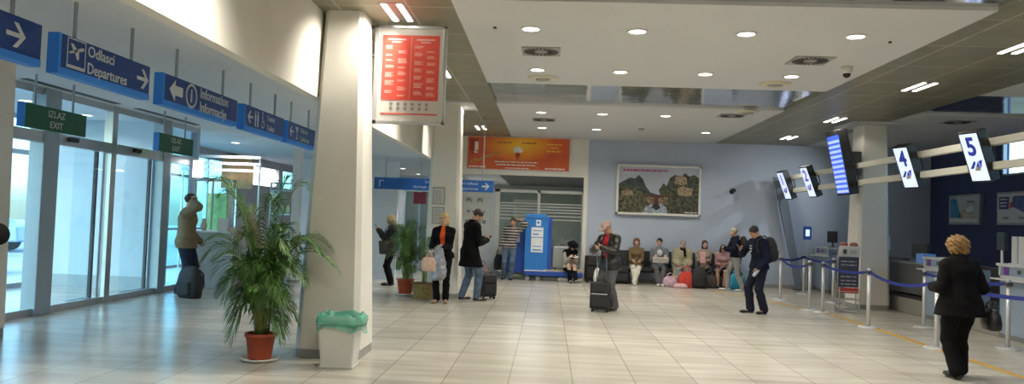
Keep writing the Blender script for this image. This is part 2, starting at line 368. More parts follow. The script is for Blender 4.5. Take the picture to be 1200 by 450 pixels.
rows=[('nearest',9.13,(-.29,.98,2.26,3.53),12),('second',11.62,(-.25,1.01,2.28,3.56),12),('third',16.2,(-.235,1.06,2.38),12),('farthest',18.9,(-.24,1.10,3.76),12)]
cn=('leftmost','second from left','third from left','rightmost')
for rn,y,xs,_ in rows:
    for i,x in enumerate(xs):
        w_=cn[i] if len(xs)==4 else ('leftmost','middle','rightmost')[i]
        downlight(x,y,CZ,'round white downlight, %s in the %s row of the central ceiling'%(w_,rn))
for y in (1.9,4.4):
    for x in (-.3,1.6,3.5): area((x,y,CZ-.03),.2,.2,48,WARM,shape='DISK',spread=150)
area((-.6,24.5,2.75),1.2,1.2,60,(1,.97,.92)); area((-1.9,24.5,2.8),.3,2,25,(1,.97,.92))  # added fill lamps without fixtures, brighten the back room behind the door glass
for i,y in enumerate((24.9,28.4,31.8)): downlight(-5.5,y,SZ+.13,'round downlight over the far left corridor, %s of three'%('nearest','middle','farthest')[i],p=30,c=(1,.95,.9),group='downlights of the far left corridor')
for i,(x,y) in enumerate(((-5.9,16.9),(-8.2,17.0),(-8.3,19.8))): downlight(x,y,SZ+.13,'round downlight over the information desks, %s of three'%('nearest the palm','above the desk','farthest')[i],p=40,c=(.92,.97,1),group='downlights over the information desks')
for i,(x,y) in enumerate(((-8.3,9.5),(-8.45,11.9),(-8.5,13.6))): downlight(x,y,SZ,'round downlight between the glass facades, %s of three'%('nearest','middle','farthest')[i],p=14,c=(.9,.95,1),group='downlights between the glass facades')
def twin(x,y,label,p,c=WARM,spread=110,tilt=0,g='twin strip lights in the metal ceiling'):
    t=T('strip_light',label,'ceiling light',(x,y,CZ),group=g)
    MB().box(-.15,-.38,-.004,.15,.38,0).build('housing',mat('lamp_housing',(.25,.24,.2),.4,.6),t)
    for s in (-1,1): MB().box(s*.085-.030,-.35,-.012,s*.085+.030,.35,-.003).build('tube',tubeg,t)
    area((x,y,CZ-.03),.2,.6,p,c,rot=(0,R(tilt),0),spread=spread)
nm=('nearest','second','third','farthest')
for i,y in enumerate((8.55,12.1,15.7,19.3)): twin(-1.79,y,'twin strip light in the left metal ceiling band, %s from the camera'%nm[i],48,tilt=38,spread=95)
for i,y in enumerate((9.45,12.2,16.1,19.45)): twin((5.64,5.70,5.84,5.93)[i],y,'twin strip light in the right metal ceiling band, %s from the camera'%nm[i],16,spread=150)
for y in (5.0,1.45): area((-1.79,y,CZ-.03),.2,.6,55,WARM,rot=(0,R(38),0),spread=95); area((5.7,y,CZ-.03),.2,.7,20,WARM,spread=150)

# ceiling fittings
ventm=mat('vent_grey',(.36,.35,.33),.5,.3,var=.1); vd=mat('vent_dark',(.05,.05,.05),.6)
def swirl(x,y,label,r=.26):
    t=T('air_diffuser',label,'air vent',(x,y,CZ),group='square swirl air diffusers')
    MB().box(-r,-r,-.012,r,r,0).build('plate',ventm,t); m=MB()
    for k in range(24):
        a=2*PI*k/24; c_,s_=math.cos(a),math.sin(a)
        m.prism([(r*.35*c_-.006*s_,r*.35*s_+.006*c_),(r*.35*c_+.006*s_,r*.35*s_-.006*c_),(r*.9*c_+.018*s_,r*.9*s_-.018*c_),(r*.9*c_-.018*s_,r*.9*s_+.018*c_)],-.016,-.011)
    m.build('slots',vd,t)
swirl(-.18,10.35,'square swirl air diffuser in the near ceiling field, left'); swirl(3.46,10.5,'square swirl air diffuser beside the dome camera'); swirl(3.68,15.9,'square swirl air diffuser in the far ceiling field, right')
swirl(-.18,17.4,'square swirl air diffuser in the far ceiling field, left'); swirl(8.2,15.9,'square swirl air diffuser over the check-in desks')
for x,y,l in ((-.17,12.3,'left'),(3.5,12.25,'right'),(3.85,15.3,'far right')):
    t=T('exhaust_valve','round cream exhaust valve in the ceiling, %s one'%l,'air vent',(x,y,CZ),group='round exhaust valves')
    MB().lathe([(.12,-.02),(.16,-.035),(.24,-.012),(.25,0)]).build('ring',mat('valve_cream',(.60,.55,.42),.4),t,smooth=True); MB().lathe([(.02,-.05),(.11,-.04),(.12,-.02)]).build('disc',ventm,t,smooth=True)
t=T('dome_camera','small dome security camera hanging from the white ceiling','camera',(4.08,10.85,CZ))
MB().lathe([(.055,-.10),(.075,-.08),(.08,0)]).build('housing',white,t,smooth=True); MB().ell((0,0,-.10),(.055,.055,.06),z0=-1,z1=0).build('dome',mat('dome_glass',(.01,.01,.01),.05),t,smooth=True)
t=T('smoke_detector','small round smoke detector on the far white ceiling','detector',(2.15,18.5,CZ)); MB().lathe([(.03,-.05),(.07,-.03),(.08,0)]).build('body',ventm,t,smooth=True)
for x,y,l in ((-.72,9.1,'left'),(4.02,9.35,'right')): tag(MB().cyl((x,y,CZ-.02),(x,y,CZ),.02,n=10).build('sprinkler',vd),'tiny dark sprinkler in the near ceiling field, %s'%l,'sprinkler')
for x,y,l in ((-7.0,10.9,'near'),(-6.95,13.6,'far')):
    t=T('slot_diffuser','long dark slot diffuser in the soffit along the glass doors, %s one'%l,'air vent',(x,y,SZ),group='slot diffusers along the glass doors'); MB().box(-.06,-1.1,-.008,.06,1.1,0).build('slot',vd,t)

# ================================================================== HANGING SIGNS
def vsign(y0,y1,label,x=-3.9,z0=2.615,z1=2.935,th=.09):
    t=T('direction_sign',label,'sign',(x,(y0+y1)/2,z0),group='blue hanging direction signs')
    L=(y1-y0)/2; H_=z1-z0
    MB().box(-th/2,-L+.02,0.05,th/2,L,H_).build('panel',blu,t,bevel=.006)
    MB().box(-th/2-.002,-L,0,th/2+.002,L,.055).build('lower_edge',blul,t); MB().box(-th/2-.002,-L,0.05,th/2+.002,-L+.03,H_).build('end_cap',blul,t)
    for q in (-.62,.62): MB().cyl((0,q*L,H_-.01),(0,q*L,SZ-z0),.016,n=8).build('rod',mat('rod_grey',(.38,.42,.45),.4,.6),t)
    F=frame((th/2+.001,0,H_/2+.02),(0,1,0))
    return t,F,L
def put(mb,t,F,name='lettering',m=wht):
    mb.M=None; vs=[tuple(F@Vector(v)) for v in mb.v]; mb.v=vs; return mb.build(name,m,t)
t,F,L=vsign(4.15,5.56,'blue hanging sign cut by the left edge, only an arrow visible')
m=MB(); arrow_right(m,L-.28,0,.2); put(m,t,F,'arrow')
t,F,L=vsign(5.76,7.13,'blue hanging sign reading Odlasci Departures with plane icon')
m=MB(); arrow_right(m,L-.13,0,.2); put(m,t,F,'arrow')
m=MB()
def ringbox(m,x0,y0,x1,y1,w,t=.003): m.box(x0,y0,0,x1,y0+w,t).box(x0,y1-w,0,x1,y1,t).box(x0,y0+w,0,x0+w,y1-w,t).box(x1-w,y0+w,0,x1,y1-w,t)
ringbox(m,-.58,-.11,-.34,.13,.008); m.box(-.57,-.10,0,-.35,-.085,.003)
m.prism([(-.555,.0),(-.37,.055),(-.36,.075),(-.385,.08),(-.55,.02)][::1],0,.003); m.prism([(-.49,.02),(-.54,.085),(-.515,.09),(-.44,.04)][::-1],0,.003); m.prism([(-.48,.02),(-.45,-.03),(-.43,-.03),(-.43,.04)],0,.003)
put(m,t,F,'plane_icon')
text('Odlasci',.13,wht,t,F@Matrix.Translation((-.31,.07,0)),world=False,bold=.001); text('Departures',.13,wht,t,F@Matrix.Translation((-.31,-.07,0)),world=False,bold=.001)
t,F,L=vsign(7.38,9.2,'blue hanging sign reading Information Informacije with round i icon')
m=MB(); m.prism([(-.78,.0),(-.66,.11),(-.66,.05),(-.5,.05),(-.5,-.05),(-.66,-.05),(-.66,-.11)][::-1],0,.003); put(m,t,F,'arrow')
m=MB()
for k in range(40):
    a,b=2*PI*k/40,2*PI*(k+1)/40
    m.prism([(-.30+.105*math.cos(a),.105*math.sin(a)),(-.30+.13*math.cos(a),.13*math.sin(a)),(-.30+.13*math.cos(b),.13*math.sin(b)),(-.30+.105*math.cos(b),.105*math.sin(b))],0,.003)
put(m,t,F,'information_icon'); text('i',.20,wht,t,F@Matrix.Translation((-.30,.0,0)),world=False,align='CENTER',bold=.006,name='letter_i')
text('Information',.155,wht,t,F@Matrix.Translation((-.10,.065,0)),world=False,bold=.002); text('Informacije',.155,wht,t,F@Matrix.Translation((-.10,-.085,0)),world=False,bold=.002)
t,F,L=vsign(9.42,10.86,'blue hanging sign with toilet and wheelchair icons')
m=MB(); arrow_right(m,-.53,0,.17,flip=-1); put(m,t,F,'arrow')
m=MB()
for cx in (-.36,-.27):
    m.cyl((cx,.085,0),(cx,.085,.003),.018,n=10); m.box(cx-.022,-.02,0,cx+.022,.06,.003).box(cx-.018,-.10,0,cx-.003,-.02,.003).box(cx+.003,-.10,0,cx+.018,-.02,.003)
for k in range(14):
    a,b=PI+k*.28,PI+(k+1)*.28; c_=(-.10,-.04)
    m.prism([(c_[0]+.045*math.cos(a),c_[1]+.045*math.sin(a)),(c_[0]+.06*math.cos(a),c_[1]+.06*math.sin(a)),(c_[0]+.06*math.cos(b),c_[1]+.06*math.sin(b)),(c_[0]+.045*math.cos(b),c_[1]+.045*math.sin(b))],0,.003)
m.cyl((-.11,.10,0),(-.11,.10,.003),.018,n=10); m.box(-.12,-.02,0,-.10,.075,.003).box(-.12,-.02,0,-.05,0,.003)
put(m,t,F,'toilet_icons'); text('Toaleti',.105,wht,t,F@Matrix.Translation((.05,.06,0)),world=False); text('Toilets',.105,wht,t,F@Matrix.Translation((.05,-.07,0)),world=False)
t,F,L=vsign(11.0,12.35,'blue hanging sign with a drinking glass icon, half behind the near column')
m=MB(); arrow_right(m,-.48,0,.17,flip=-1); m.prism([(-.32,.09),(-.245,.0),(-.17,.09)][::1][::-1],0,.003); m.box(-.252,-.08,0,-.238,.01,.003).box(-.29,-.09,0,-.20,-.075,.003); put(m,t,F,'glass_icon')
text('Kafe bar',.105,mat('sign_text_green',(.45,.62,.4),.5),t,F@Matrix.Translation((-.08,.06,0)),world=False); text('Coffee bar',.105,mat('sign_text_green',(.45,.62,.4),.5),t,F@Matrix.Translation((-.08,-.07,0)),world=False)
# exit signs
for (y0,y1,l) in ((9.2,10.5,'near'),(12.5,13.76,'far')):
    x=-6.6; z0=2.545; z1=2.85; t=T('exit_sign','green hanging sign reading IZLAZ EXIT over the %s sliding doors'%l,'sign',(x,(y0+y1)/2,z0),group='green exit signs'); L=(y1-y0)/2
    MB().box(-.04,-L,0,.04,L,z1-z0).build('panel',grn,t,bevel=.004); MB().box(-.042,-L-.004,0,.042,-L+.03,z1-z0).build('end_cap',blul,t)
    for q in (-.6,.6): MB().cyl((0,q*L,z1-z0-.01),(0,q*L,SZ-z0),.016,n=8).build('rod',MATS['rod_grey'],t)
    F=frame((.041,0,(z1-z0)/2),(0,1,0)); text('IZLAZ',.125,mat('sign_grey',(.55,.6,.58),.5),t,F@Matrix.Translation((0,.065,0)),align='CENTER',world=False,sx=1.05); text('EXIT',.125,mat('sign_grey',(.55,.6,.58),.5),t,F@Matrix.Translation((0,-.075,0)),align='CENTER',world=False,sx=1.05)
# long blue sign across the corridor
t=T('direction_sign','long blue sign across the corridor reading international departures, behind the far column','sign',(-2.6,17.15,2.19),group='blue hanging direction signs')
MB().box(-1.35,-.04,0,1.35,.04,.262).build('panel',mat('sign_blue_bright',(.02,.12,.42),.35),t,bevel=.004)
for q in (-1.1,1.1): MB().cyl((q,0,.25),(q,0,.72 if q<0 else CZ-2.19-0),.014,n=8).build('rod',MATS['rod_grey'],t)
F=frame((0,-.041,.131),(1,0,0)); m=MB(); m.box(-1.24,-.08,0,-1.215,.07,.003).box(-1.24,.05,0,-1.13,.07,.003); arrow_right(m,1.17,0,.17,w=.22); put(m,t,F,'arrow')
for yy,s,b in ((.055,'Dolasci i međunarodni odlasci',.085),(-.06,'Arrivals and international departures',.085)): text(s,b,mat('sign_text_pale',(.55,.65,.85),.5),t,F@Matrix.Translation((1.0,yy,0)),align='RIGHT',world=False,sx=1.15,bold=.001)

# red framed board bracketed to the near column
t=T('rules_board','red rules board in a metal frame bracketed to the near column','sign',(-1.70,8.98,2.68))
m=MB(); w,h=.43,1.175
for a in ((-w,-.03,0,-w+.05,.03,h),(w-.04,-.03,0,w,.03,h),(-w,-.03,0,w,.03,.04),(-w,-.03,h-.035,w,.03,h)): m.box(*a)
m.build('frame',alu,t,bevel=.004); MB().box(-w+.04,-.012,.03,w-.03,.012,h-.03).build('backing',pale,t)
MB().box(-.335,-.018,.285,.345,-.012,1.06).build('red_sheet',red,t); MB().box(-.335,-.0175,.115,.345,-.012,.13).build('red_strip',red,t)
F=frame((0,-.0181,0),(1,0,0)); tm=mat('print_pink',(.75,.42,.38),.5); m=MB(); rnd=random.Random(5)
for c in (-.165,.18):
    m.box(c-.11,1.0,0,c+.11,1.018,.001).box(c-.06,.97,0,c+.06,.985,.001)
    for sub in (-.075,.075):
        y=.93 - (0 if sub<0 else .06)
        while y>.33:
            for k in range(rnd.randint(2,5)):
                m.box(c+sub-.055,y,0,c+sub+.055-(.04*rnd.random()),y+.006,.001); y-=.012
            y-=.03+.03*rnd.random()
m.box(.004,.30,0,.008,1.05,.001); put(m,t,F,'printed_lines',tm)
m=MB()
for r_,cy in ((0,.238),(1,.185)):
    for k in range(6):
        cx=-.21+k*.085
        for j in range(12):
            a,b=2*PI*j/12,2*PI*(j+1)/12
            m.prism([(cx+.014*math.cos(a),cy+.014*math.sin(a)),(cx+.019*math.cos(a),cy+.019*math.sin(a)),(cx+.019*math.cos(b),cy+.019*math.sin(b)),(cx+.014*math.cos(b),cy+.014*math.sin(b))],0,.001)
        m.box(cx-.007,cy-.006,0,cx+.007,cy+.006,.001)
put(m,t,F,'ban_icons',dark)
m=MB(); m.box(-w-.13,-.02,h-.40,-w-.09,.02,h-.01); m.box(-w-.12,-.02,h-.04,-w+.02,.02,h-.01); m.box(-w-.12,-.02,h-.38,-w+.02,.02,h-.35); m.build('bracket',dark,t)
for c in (-.3,.3): MB().cyl((c,0,h),(c,0,CZ-2.68),.006,n=6).build('hanger',steel,t)
# ================================================================== WALL PICTURES
def shapes(m,F,lst,t,prefix):
    for nm,mt,fn in lst:
        mb=MB(); fn(mb); put(mb,t,F,nm,mt)
# orange poster
def poster_mat():
    m,nt,b=newmat('sunset_print'); L=nt.links.new
    tc=nt.nodes.new('ShaderNodeTexCoord'); mp=nt.nodes.new('ShaderNodeMapping'); mp.inputs['Scale'].default_value=(.95,1,2.1); mp.inputs['Location'].default_value=(-.02,0,-1.45)
    g=nt.nodes.new('ShaderNodeTexGradient'); g.gradient_type='SPHERICAL'; r=nt.nodes.new('ShaderNodeValToRGB')
    e=r.color_ramp.elements; e[0].color=(.62,.09,.03,1); e[1].color=(.95,.62,.05,1); x=e.new(.35); x.color=(.80,.26,.03,1)
    nz=nt.nodes.new('ShaderNodeTexNoise'); nz.inputs['Scale'].default_value=3; mm=nt.nodes.new('ShaderNodeMath'); mm.operation='MULTIPLY_ADD'; mm.inputs[1].default_value=.25; 
    L(tc.outputs['Object'],mp.inputs[0]); L(mp.outputs[0],g.inputs[0]); L(tc.outputs['Object'],nz.inputs[0]); L(nz.outputs['Fac'],mm.inputs[0]); L(g.outputs['Fac'],mm.inputs[2]); mm2=nt.nodes.new('ShaderNodeMath'); mm2.operation='SUBTRACT'; mm2.inputs[1].default_value=.1; L(mm.outputs[0],mm2.inputs[0]); L(mm2.outputs[0],r.inputs[0]); L(r.outputs[0],b.inputs['Base Color']); b.inputs['Roughness'].default_value=.35
    return m
t=T('advert_poster','long orange and yellow sunset advert poster above the glazed doors','poster',(-.90,YW-.005,2.98))
MB().box(-1.43,-.05,-.01,1.43,0,.92).build('frame',alu,t); MB().box(-1.41,-.06,.01,1.41,-.05,.90).build('print',poster_mat(),t)
F=frame((0,-.061,0),(1,0,0)); oyel=mat('print_yellow',(.85,.55,.05),.5); cream=mat('print_cream',(.85,.75,.65),.5); dred=mat('print_dark_red',(.35,.04,.03),.5)
m=MB(); m.prism([(-.12,.62),(-.02,.66),(.08,.62),(.14,.52),(.05,.48),(-.12,.48),(-.16,.54)][::-1],0,.002); put(m,t,F,'white_cup',mat('print_white',(.85,.83,.75),.5))
m=MB(); m.cyl((-.02,.42,0),(-.02,.42,.002),.07,n=14); m.box(-.05,.30,0,.01,.36,.002); m.box(-1.36,.5,0,-1.12,.84,.002); m.box(-1.30,.4,0,-1.16,.52,.002); put(m,t,F,'red_figure',dred)
m=MB(); m.box(-1.22,.52,0,-1.12,.76,.003); m.box(-1.24,.44,0,-1.14,.5,.003); put(m,t,F,'pale_figure',cream)
m=MB()
for i in range(9): m.cyl((-1.3+i*.09,.2+.035*i+.03*math.sin(i*2),0),(-1.3+i*.09,.2+.035*i+.03*math.sin(i*2),.002),.04,n=8)
put(m,t,F,'garland',mat('print_green',(.45,.38,.08),.5))
m=MB(); rnd=random.Random(2)
def wordline(m,x0,x1,y,h,t=.002):
    x=x0
    while x<x1:
        w=.04+.10*rnd.random(); m.box(x,y,0,min(x+w,x1),y+h,t); x+=w+.02
wordline(m,-.65,.55,.20,.035); wordline(m,-.6,.5,.12,.035); wordline(m,-.35,.3,.035,.025); wordline(m,-1.37,-.9,.04,.05); wordline(m,.75,1.3,.04,.04); put(m,t,F,'small_print',cream)
m=MB(); wordline(m,-.6,-.2,.74,.03); wordline(m,.1,.5,.74,.03); put(m,t,F,'dark_print',dred)
m=MB(); wordline(m,.78,1.2,.72,.03); wordline(m,.9,1.1,.63,.03); wordline(m,.78,1.2,.53,.03); put(m,t,F,'yellow_print',oyel)
# town picture
t=T('framed_picture','wide framed picture of a river town with a bridge on the blue-grey wall','picture',(2.98,YW-.005,1.86))
W_,H_=2.30,1.38
m=MB()
for a in ((-W_/2,-.12,0,W_/2,0,.06),(-W_/2,-.12,H_-.06,W_/2,0,H_),(-W_/2,-.12,0,-W_/2+.06,0,H_),(W_/2-.06,-.12,0,W_/2,0,H_)): m.box(*a)
m.build('frame',white,t,bevel=.006)
MB().box(-W_/2+.05,-.095,.05,W_/2-.05,-.05,H_-.05).build('sky',mat('print_sky',(.42,.46,.54),.4,var=.08,scale=1.2),t)
def pic(nm,pts,mt,lift):
    m=MB(); pts=[((u-.5)*(W_-.12),.06+v*(H_-.12)) for u,v in pts]
    a=sum(pts[i][0]*pts[(i+1)%len(pts)][1]-pts[(i+1)%len(pts)][0]*pts[i][1] for i in range(len(pts)))
    if a<0: pts=pts[::-1]
    m.prism(pts,0,.0015); put(m,t,frame((0,-.0955-lift,0),(1,0,0)),nm,mt)
pic('mountain',[(0,.0),(0,.62),(.08,.70),(.14,.76),(.2,.74),(.25,.82),(.3,.74),(.34,.58),(.4,.45),(.5,.40),(.6,.45),(.62,.3),(.62,0)],mat('print_mountain',(.045,.06,.06),.5,var=.6,scale=9),.001)
pic('left_bank',[(0,0),(0,.50),(.08,.58),(.16,.50),(.24,.58),(.3,.48),(.36,.44),(.36,.1),(.3,0)],mat('print_bank',(.085,.085,.05),.5,var=.95,scale=16),.003)
pic('right_bank',[(.52,.0),(.54,.35),(.5,.5),(.56,.66),(.6,.60),(.64,.78),(.7,.85),(.78,.80),(.82,.9),(.88,.82),(.94,.86),(1,.78),(1,0)],mat('print_bank_dark',(.06,.065,.042),.5,var=.95,scale=15),.003)
pic('castle',[(.70,.66),(.70,.80),(.76,.84),(.84,.80),(.85,.66),(.8,.62)],mat('print_stone',(.30,.23,.15),.5,var=.7,scale=18),.005)
pic('houses',[(.74,.42),(.74,.56),(.8,.6),(.92,.56),(.92,.42),(.85,.38)],mat('print_stone',(.4,.3,.2)),.005)
pic('houses',[(.04,.36),(.04,.46),(.18,.48),(.18,.38)],mat('print_stone',(.4,.3,.2)),.005)
pic('water',[(.3,0),(.34,.12),(.42,.2),(.56,.2),(.6,.12),(.62,0)],mat('print_water',(.30,.36,.42),.5,var=.6,scale=14),.005)
pic('far_trees',[(.36,.24),(.36,.36),(.5,.33),(.62,.36),(.62,.2),(.42,.2)],mat('print_trees',(.20,.14,.08),.5,var=.8,scale=16),.004)
pic('boat',[(.42,.12),(.44,.2),(.5,.22),(.53,.12),(.48,.06)],mat('print_dark',(.03,.03,.035),.5),.007)
pic('bridge',[(.3,.385),(.5,.40),(.72,.385),(.72,.36),(.5,.365),(.3,.36)],mat('print_rust',(.10,.035,.03),.5),.007); pic('bridge_pier',[(.44,.2),(.455,.36),(.50,.36),(.50,.2)],mat('print_rust',(.1,.035,.03)),.007)
m=MB(); rnd=random.Random(9); wordline(m,-.98,.25,1.20,.05); put(m,t,frame((0,-.101,0),(1,0,0)),'magenta_text',mat('print_magenta',(.45,.07,.22),.5)); m=MB(); wordline(m,-.98,-.5,1.12,.03); wordline(m,.72,1.05,.09,.03); put(m,t,frame((0,-.105,0),(1,0,0)),'white_text',wht)
# black wall spotlight
t=T('wall_spotlight','small black spotlight on an arm on the blue-grey wall','lamp',(4.98,YW,2.62)); m=MB(); m.cyl((0,0,0),(0,-.10,0),.045,n=12); m.tube([(0,-.1,0),(-.02,-.24,-.02)],.014); m.build('bracket',black,t); MB().cyl((.02,-.26,.0),(-.09,-.33,-.07),.05,.06,n=14).build('head',black,t)
# poster with luggage icons on the partition, and a fluorescent board
t=T('icon_poster','white poster with luggage icons on the wall left of the glazed doors','poster',(-2.08,PY-.05,.95))
MB().box(-.42,-.02,0,.42,0,1.42).build('sheet',mat('poster_white',(.60,.62,.60),.5),t); m=MB()
for i,(x,y) in enumerate(((-.2,1.17),(.12,1.17))):
    m.box(x-.09,y-.02,0,x+.09,y+.01,.002); m.cyl((x-.06,y-.05,0),(x-.06,y-.05,.002),.02,n=8); m.cyl((x+.06,y-.05,0),(x+.06,y-.05,.002),.02,n=8); m.box(x+.07,y,0,x+.085,y+.1,.002); m.box(x-.06,y+.01,0,x+.04,y+.07,.002)
for x,y in ((-.2,.85),(.12,.85)): m.cyl((x,y,0),(x,y,.002),.045,n=10); m.cyl((x+.12,y,0),(x+.12,y,.002),.03,n=8)
for x,y in ((-.24,.56),(-.08,.56),(.12,.56),(.25,.56)): m.box(x-.05,y-.05,0,x+.05,y+.05,.002)
put(m,t,frame((0,-.0205,0),(1,0,0)),'icons',mat('icon_grey',(.2,.24,.25),.5))
for z,h_,l in ((1.85,.34,'upper'),(1.47,.33,'lower')):
    t=T('framed_notice','small framed notice on the far left column, %s one'%l,'notice',(-2.19,15.145,z)); M_=MB(); M_.box(-.12,-.012,0,.12,.0,h_); M_.build('frame',mat('frame_grey',(.3,.3,.28),.4),t); MB().box(-.10,-.016,.02,.10,-.012,h_-.02).build('sheet',pale,t)
    m=MB(); rnd=random.Random(4)
    for k in range(9): wordline(m,-.08,.07,.05+k*.027,.008)
    put(m,t,frame((0,-.0165,0),(1,0,0)),'printed_lines',mat('icon_grey',(.2,.2,.2)))
# navy wall posters (right wall, facing the hall)
for y0,y1,l,kind in ((18.75,20.15,'framed coastal poster with blue sea and beach on the navy wall',0),(16.2,18.05,'framed poster with dark blue block and blue photo, rightmost on the navy wall',1)):
    t=T('framed_poster',l,'poster',(XN,(y0+y1)/2,1.88)); L=(y1-y0)/2
    MB().box(-.09,-L,0,0,L,.74).build('frame',mat('frame_silver',(.33,.36,.38),.4,.3),t,bevel=.005); F=frame((-.0905,0,.37),(0,-1,0))
    m=MB(); m.box(-L+.05,-.32,0,L-.05,.32,.004); put(m,t,F,'sheet',mat('sheet_grey',(.40,.44,.46),.4,var=.1) if kind==0 else mat('sheet_white',(.55,.56,.58),.4))
    def pp(nm,pts,mt,z0=.005):
        m=MB(); a=sum(pts[i][0]*pts[(i+1)%len(pts)][1]-pts[(i+1)%len(pts)][0]*pts[i][1] for i in range(len(pts)))
        m.prism(pts if a>0 else pts[::-1],z0-.001,z0+.001); put(m,t,F,nm,mt)
    if kind==0:
        pp('sea',[(-L+.08,-.2),(-L+.08,.27),(-.35,.27),(-.1,-.2)],mat('print_sea',(.04,.22,.40),.4,var=.3)); pp('beach',[(-.25,-.2),(0,.05),(.35,-.05),(.55,-.2)],mat('print_beach',(.42,.36,.28),.4,var=.4,scale=15)); pp('umbrella',[(.1,.0),(.4,.1),(.45,-.02),(.2,-.08)],mat('print_white2',(.6,.6,.6),.4),.007)
        pp('caption',[(-L+.08,-.3),(-L+.08,-.23),(L-.08,-.23),(L-.08,-.3)],mat('print_white2',(.6,.6,.6)),.007); m=MB(); rnd=random.Random(1); wordline(m,.15,.5,.16,.05,.008); put(m,t,F,'caption_text',mat('icon_grey',(.1,.1,.15)))
    else:
        pp('blue_block',[(-L+.1,-.02),(-L+.1,.26),(-.45,.26),(-.45,-.02)],mat('print_navy',(.03,.04,.16),.4),.007); pp('photo',[(-.3,.27),(-.35,.05),(.1,-.1),(.8,-.14),(.8,.27)],mat('print_blue',(.05,.08,.2),.4,var=.7,scale=9)); pp('red_spot',[(-.42,.0),(-.42,.12),(-.3,.16),(-.3,.02)],mat('print_red',(.35,.06,.05),.4),.007)
        m=MB(); rnd=random.Random(8); wordline(m,.1,.5,-.02,.05,.009); wordline(m,-.7,-.45,-.24,.05,.009); wordline(m,-.1,.2,-.24,.05,.009); put(m,t,F,'caption_text',mat('icon_grey',(.1,.1,.1)))
        m=MB(); wordline(m,-.78,-.52,.19,.03,.01); wordline(m,-.78,-.52,.11,.03,.01); wordline(m,-.78,-.55,.04,.03,.01); put(m,t,F,'block_text',wht)

# ================================================================== BLUE WRAPPING MACHINE
kb=mat('machine_blue',(.03,.20,.60),.35,var=.04); kd=mat('machine_dark_blue',(.02,.08,.40),.4)
t=T('wrapping_machine','blue baggage wrapping machine with tall cabinet and low platform, before the glazed doors','machine',(0,20.95,0))
MB().box(-1.22,-.12,.18,-.62,.30,1.36).build('control_cabinet',kd,t,bevel=.01)
m=MB(); m.box(-.62,-.30,.20,.0,.32,1.72); m.box(-.60,-.32,1.66,-.05,.2,1.78); m.build('tall_cabinet',kb,t,bevel=.015)
MB().box(-.08,-.26,.25,.10,.30,1.70).build('side_panel',kd,t)
m=MB(); m.box(-.45,-.305,.75,-.13,-.3,1.14).box(-.45,-.305,1.16,-.13,-.3,1.42).box(-.33,-.305,1.46,-.2,-.3,1.62); m.build('instruction_sheets',mat('paper',(.75,.77,.8),.5),t)
m=MB(); m.box(-.41,-.308,.80,-.17,-.305,.83).box(-.41,-.308,.9,-.17,-.305,.92).box(-.41,-.308,1.22,-.25,-.305,1.25).box(-.41,-.308,1.32,-.17,-.305,1.34); m.cyl((-.27,-.305,1.55),(-.27,-.309,1.55),.035,n=10); m.build('sheet_print',kb,t)
MB().box(-1.02,-.125,1.0,-.76,-.12,1.22).build('payment_panel',mat('panel_grey',(.45,.5,.55),.4,.3),t)
m=MB(); m.box(-.6,-.40,.13,.96,.30,.26); m.build('platform',kd,t,bevel=.02); MB().box(-.1,-.37,.26,.94,.28,.30).build('platform_top',mat('platform_beige',(.50,.44,.32),.6),t); MB().box(-.62,-.405,.255,-.02,-.3,.275).build('white_trim',white,t)
m=MB(); m.box(-1.18,-.1,.06,.9,.26,.14); m.build('chassis',mat('chassis_green',(.20,.24,.16),.6),t)
for x in (-.52,-.24,.82): 
    m=MB(); m.cyl((x,-.36,.06),(x,-.30,.06),.06,n=14); m.build('castor',mat('castor_grey',(.3,.3,.3),.4),t)
MB().box(.3,-.40,.02,.98,-.3,.1).build('step',mat('step_grey',(.4,.4,.38),.6),t)

# ================================================================== LUGGAGE
def suitcase(label,x,y,rz,w,d,h,mt,z=0,handle=.35,pocket=True,band=None,ext=True,group=None):
    t=T('suitcase',label,'suitcase',(x,y,z),rz,group)
    m=MB(); m.rbox((0,0,.05+h/2),(w,d,h),min(w,d)*.22,5); m.build('shell',mt,t,bevel=.03)
    if pocket:
        m=MB(); m.rbox((0,-d/2-.012,.05+h*.33),(w*.82,.05,h*.42),.02); m.rbox((0,-d/2-.008,.05+h*.75),(w*.8,.04,h*.24),.015); m.build('front_pocket',mt,t,bevel=.012)
    if band: MB().box(-w*.4,-d/2-.044,.05+h*.56,w*.4,-d/2-.03,.05+h*.60).build('reflective_band',band,t)
    for sx in (-1,1): 
        for sy in (-1,1): MB().cyl((sx*w*.36-.015,sy*d*.3,.028),(sx*w*.36+.015,sy*d*.3,.028),.028,n=12).build('wheel',rubber,t)
    MB().tube([(-.07,0,.05+h),(-.06,0,.09+h),(.06,0,.09+h),(.07,0,.05+h)],.012).build('top_grip',black,t)
    if ext:
        a=w*.24; MB().tube([(-a,d*.35,.05+h*.9),(-a,d*.35,.05+h+handle),(-a+.02,d*.35,.07+h+handle),(a-.02,d*.35,.07+h+handle),(a,d*.35,.05+h+handle),(a,d*.35,.05+h*.9)],.009).build('pull_handle',mat('handle_metal',(.2,.2,.2),.3,.8),t)
    return t
blk=mat('black_nylon',(.02,.02,.022),.75,var=.2,scale=20); silv=mat('silver_shell',(.36,.38,.38),.35,.3,var=.05)
suitcase('black cabin suitcase with grey band and raised handle beside the man in a leather jacket',.98,14.0,R(-12),.36,.22,.48,blk,handle=.48,band=mat('grey_band',(.4,.4,.4),.4))
suitcase('black suitcase behind the man in the long dark coat',-1.18,15.42,R(35),.34,.22,.44,blk,handle=.06,ext=False)
suitcase('silver hard suitcase standing on the blue machine platform',.42,20.93,R(6),.60,.28,.58,silv,z=.30,handle=.02,pocket=False,ext=False)
suitcase('large black suitcase with raised handle against the wall beside the glazed doors',1.27,20.85,R(5),.50,.30,.66,blk,handle=.26)
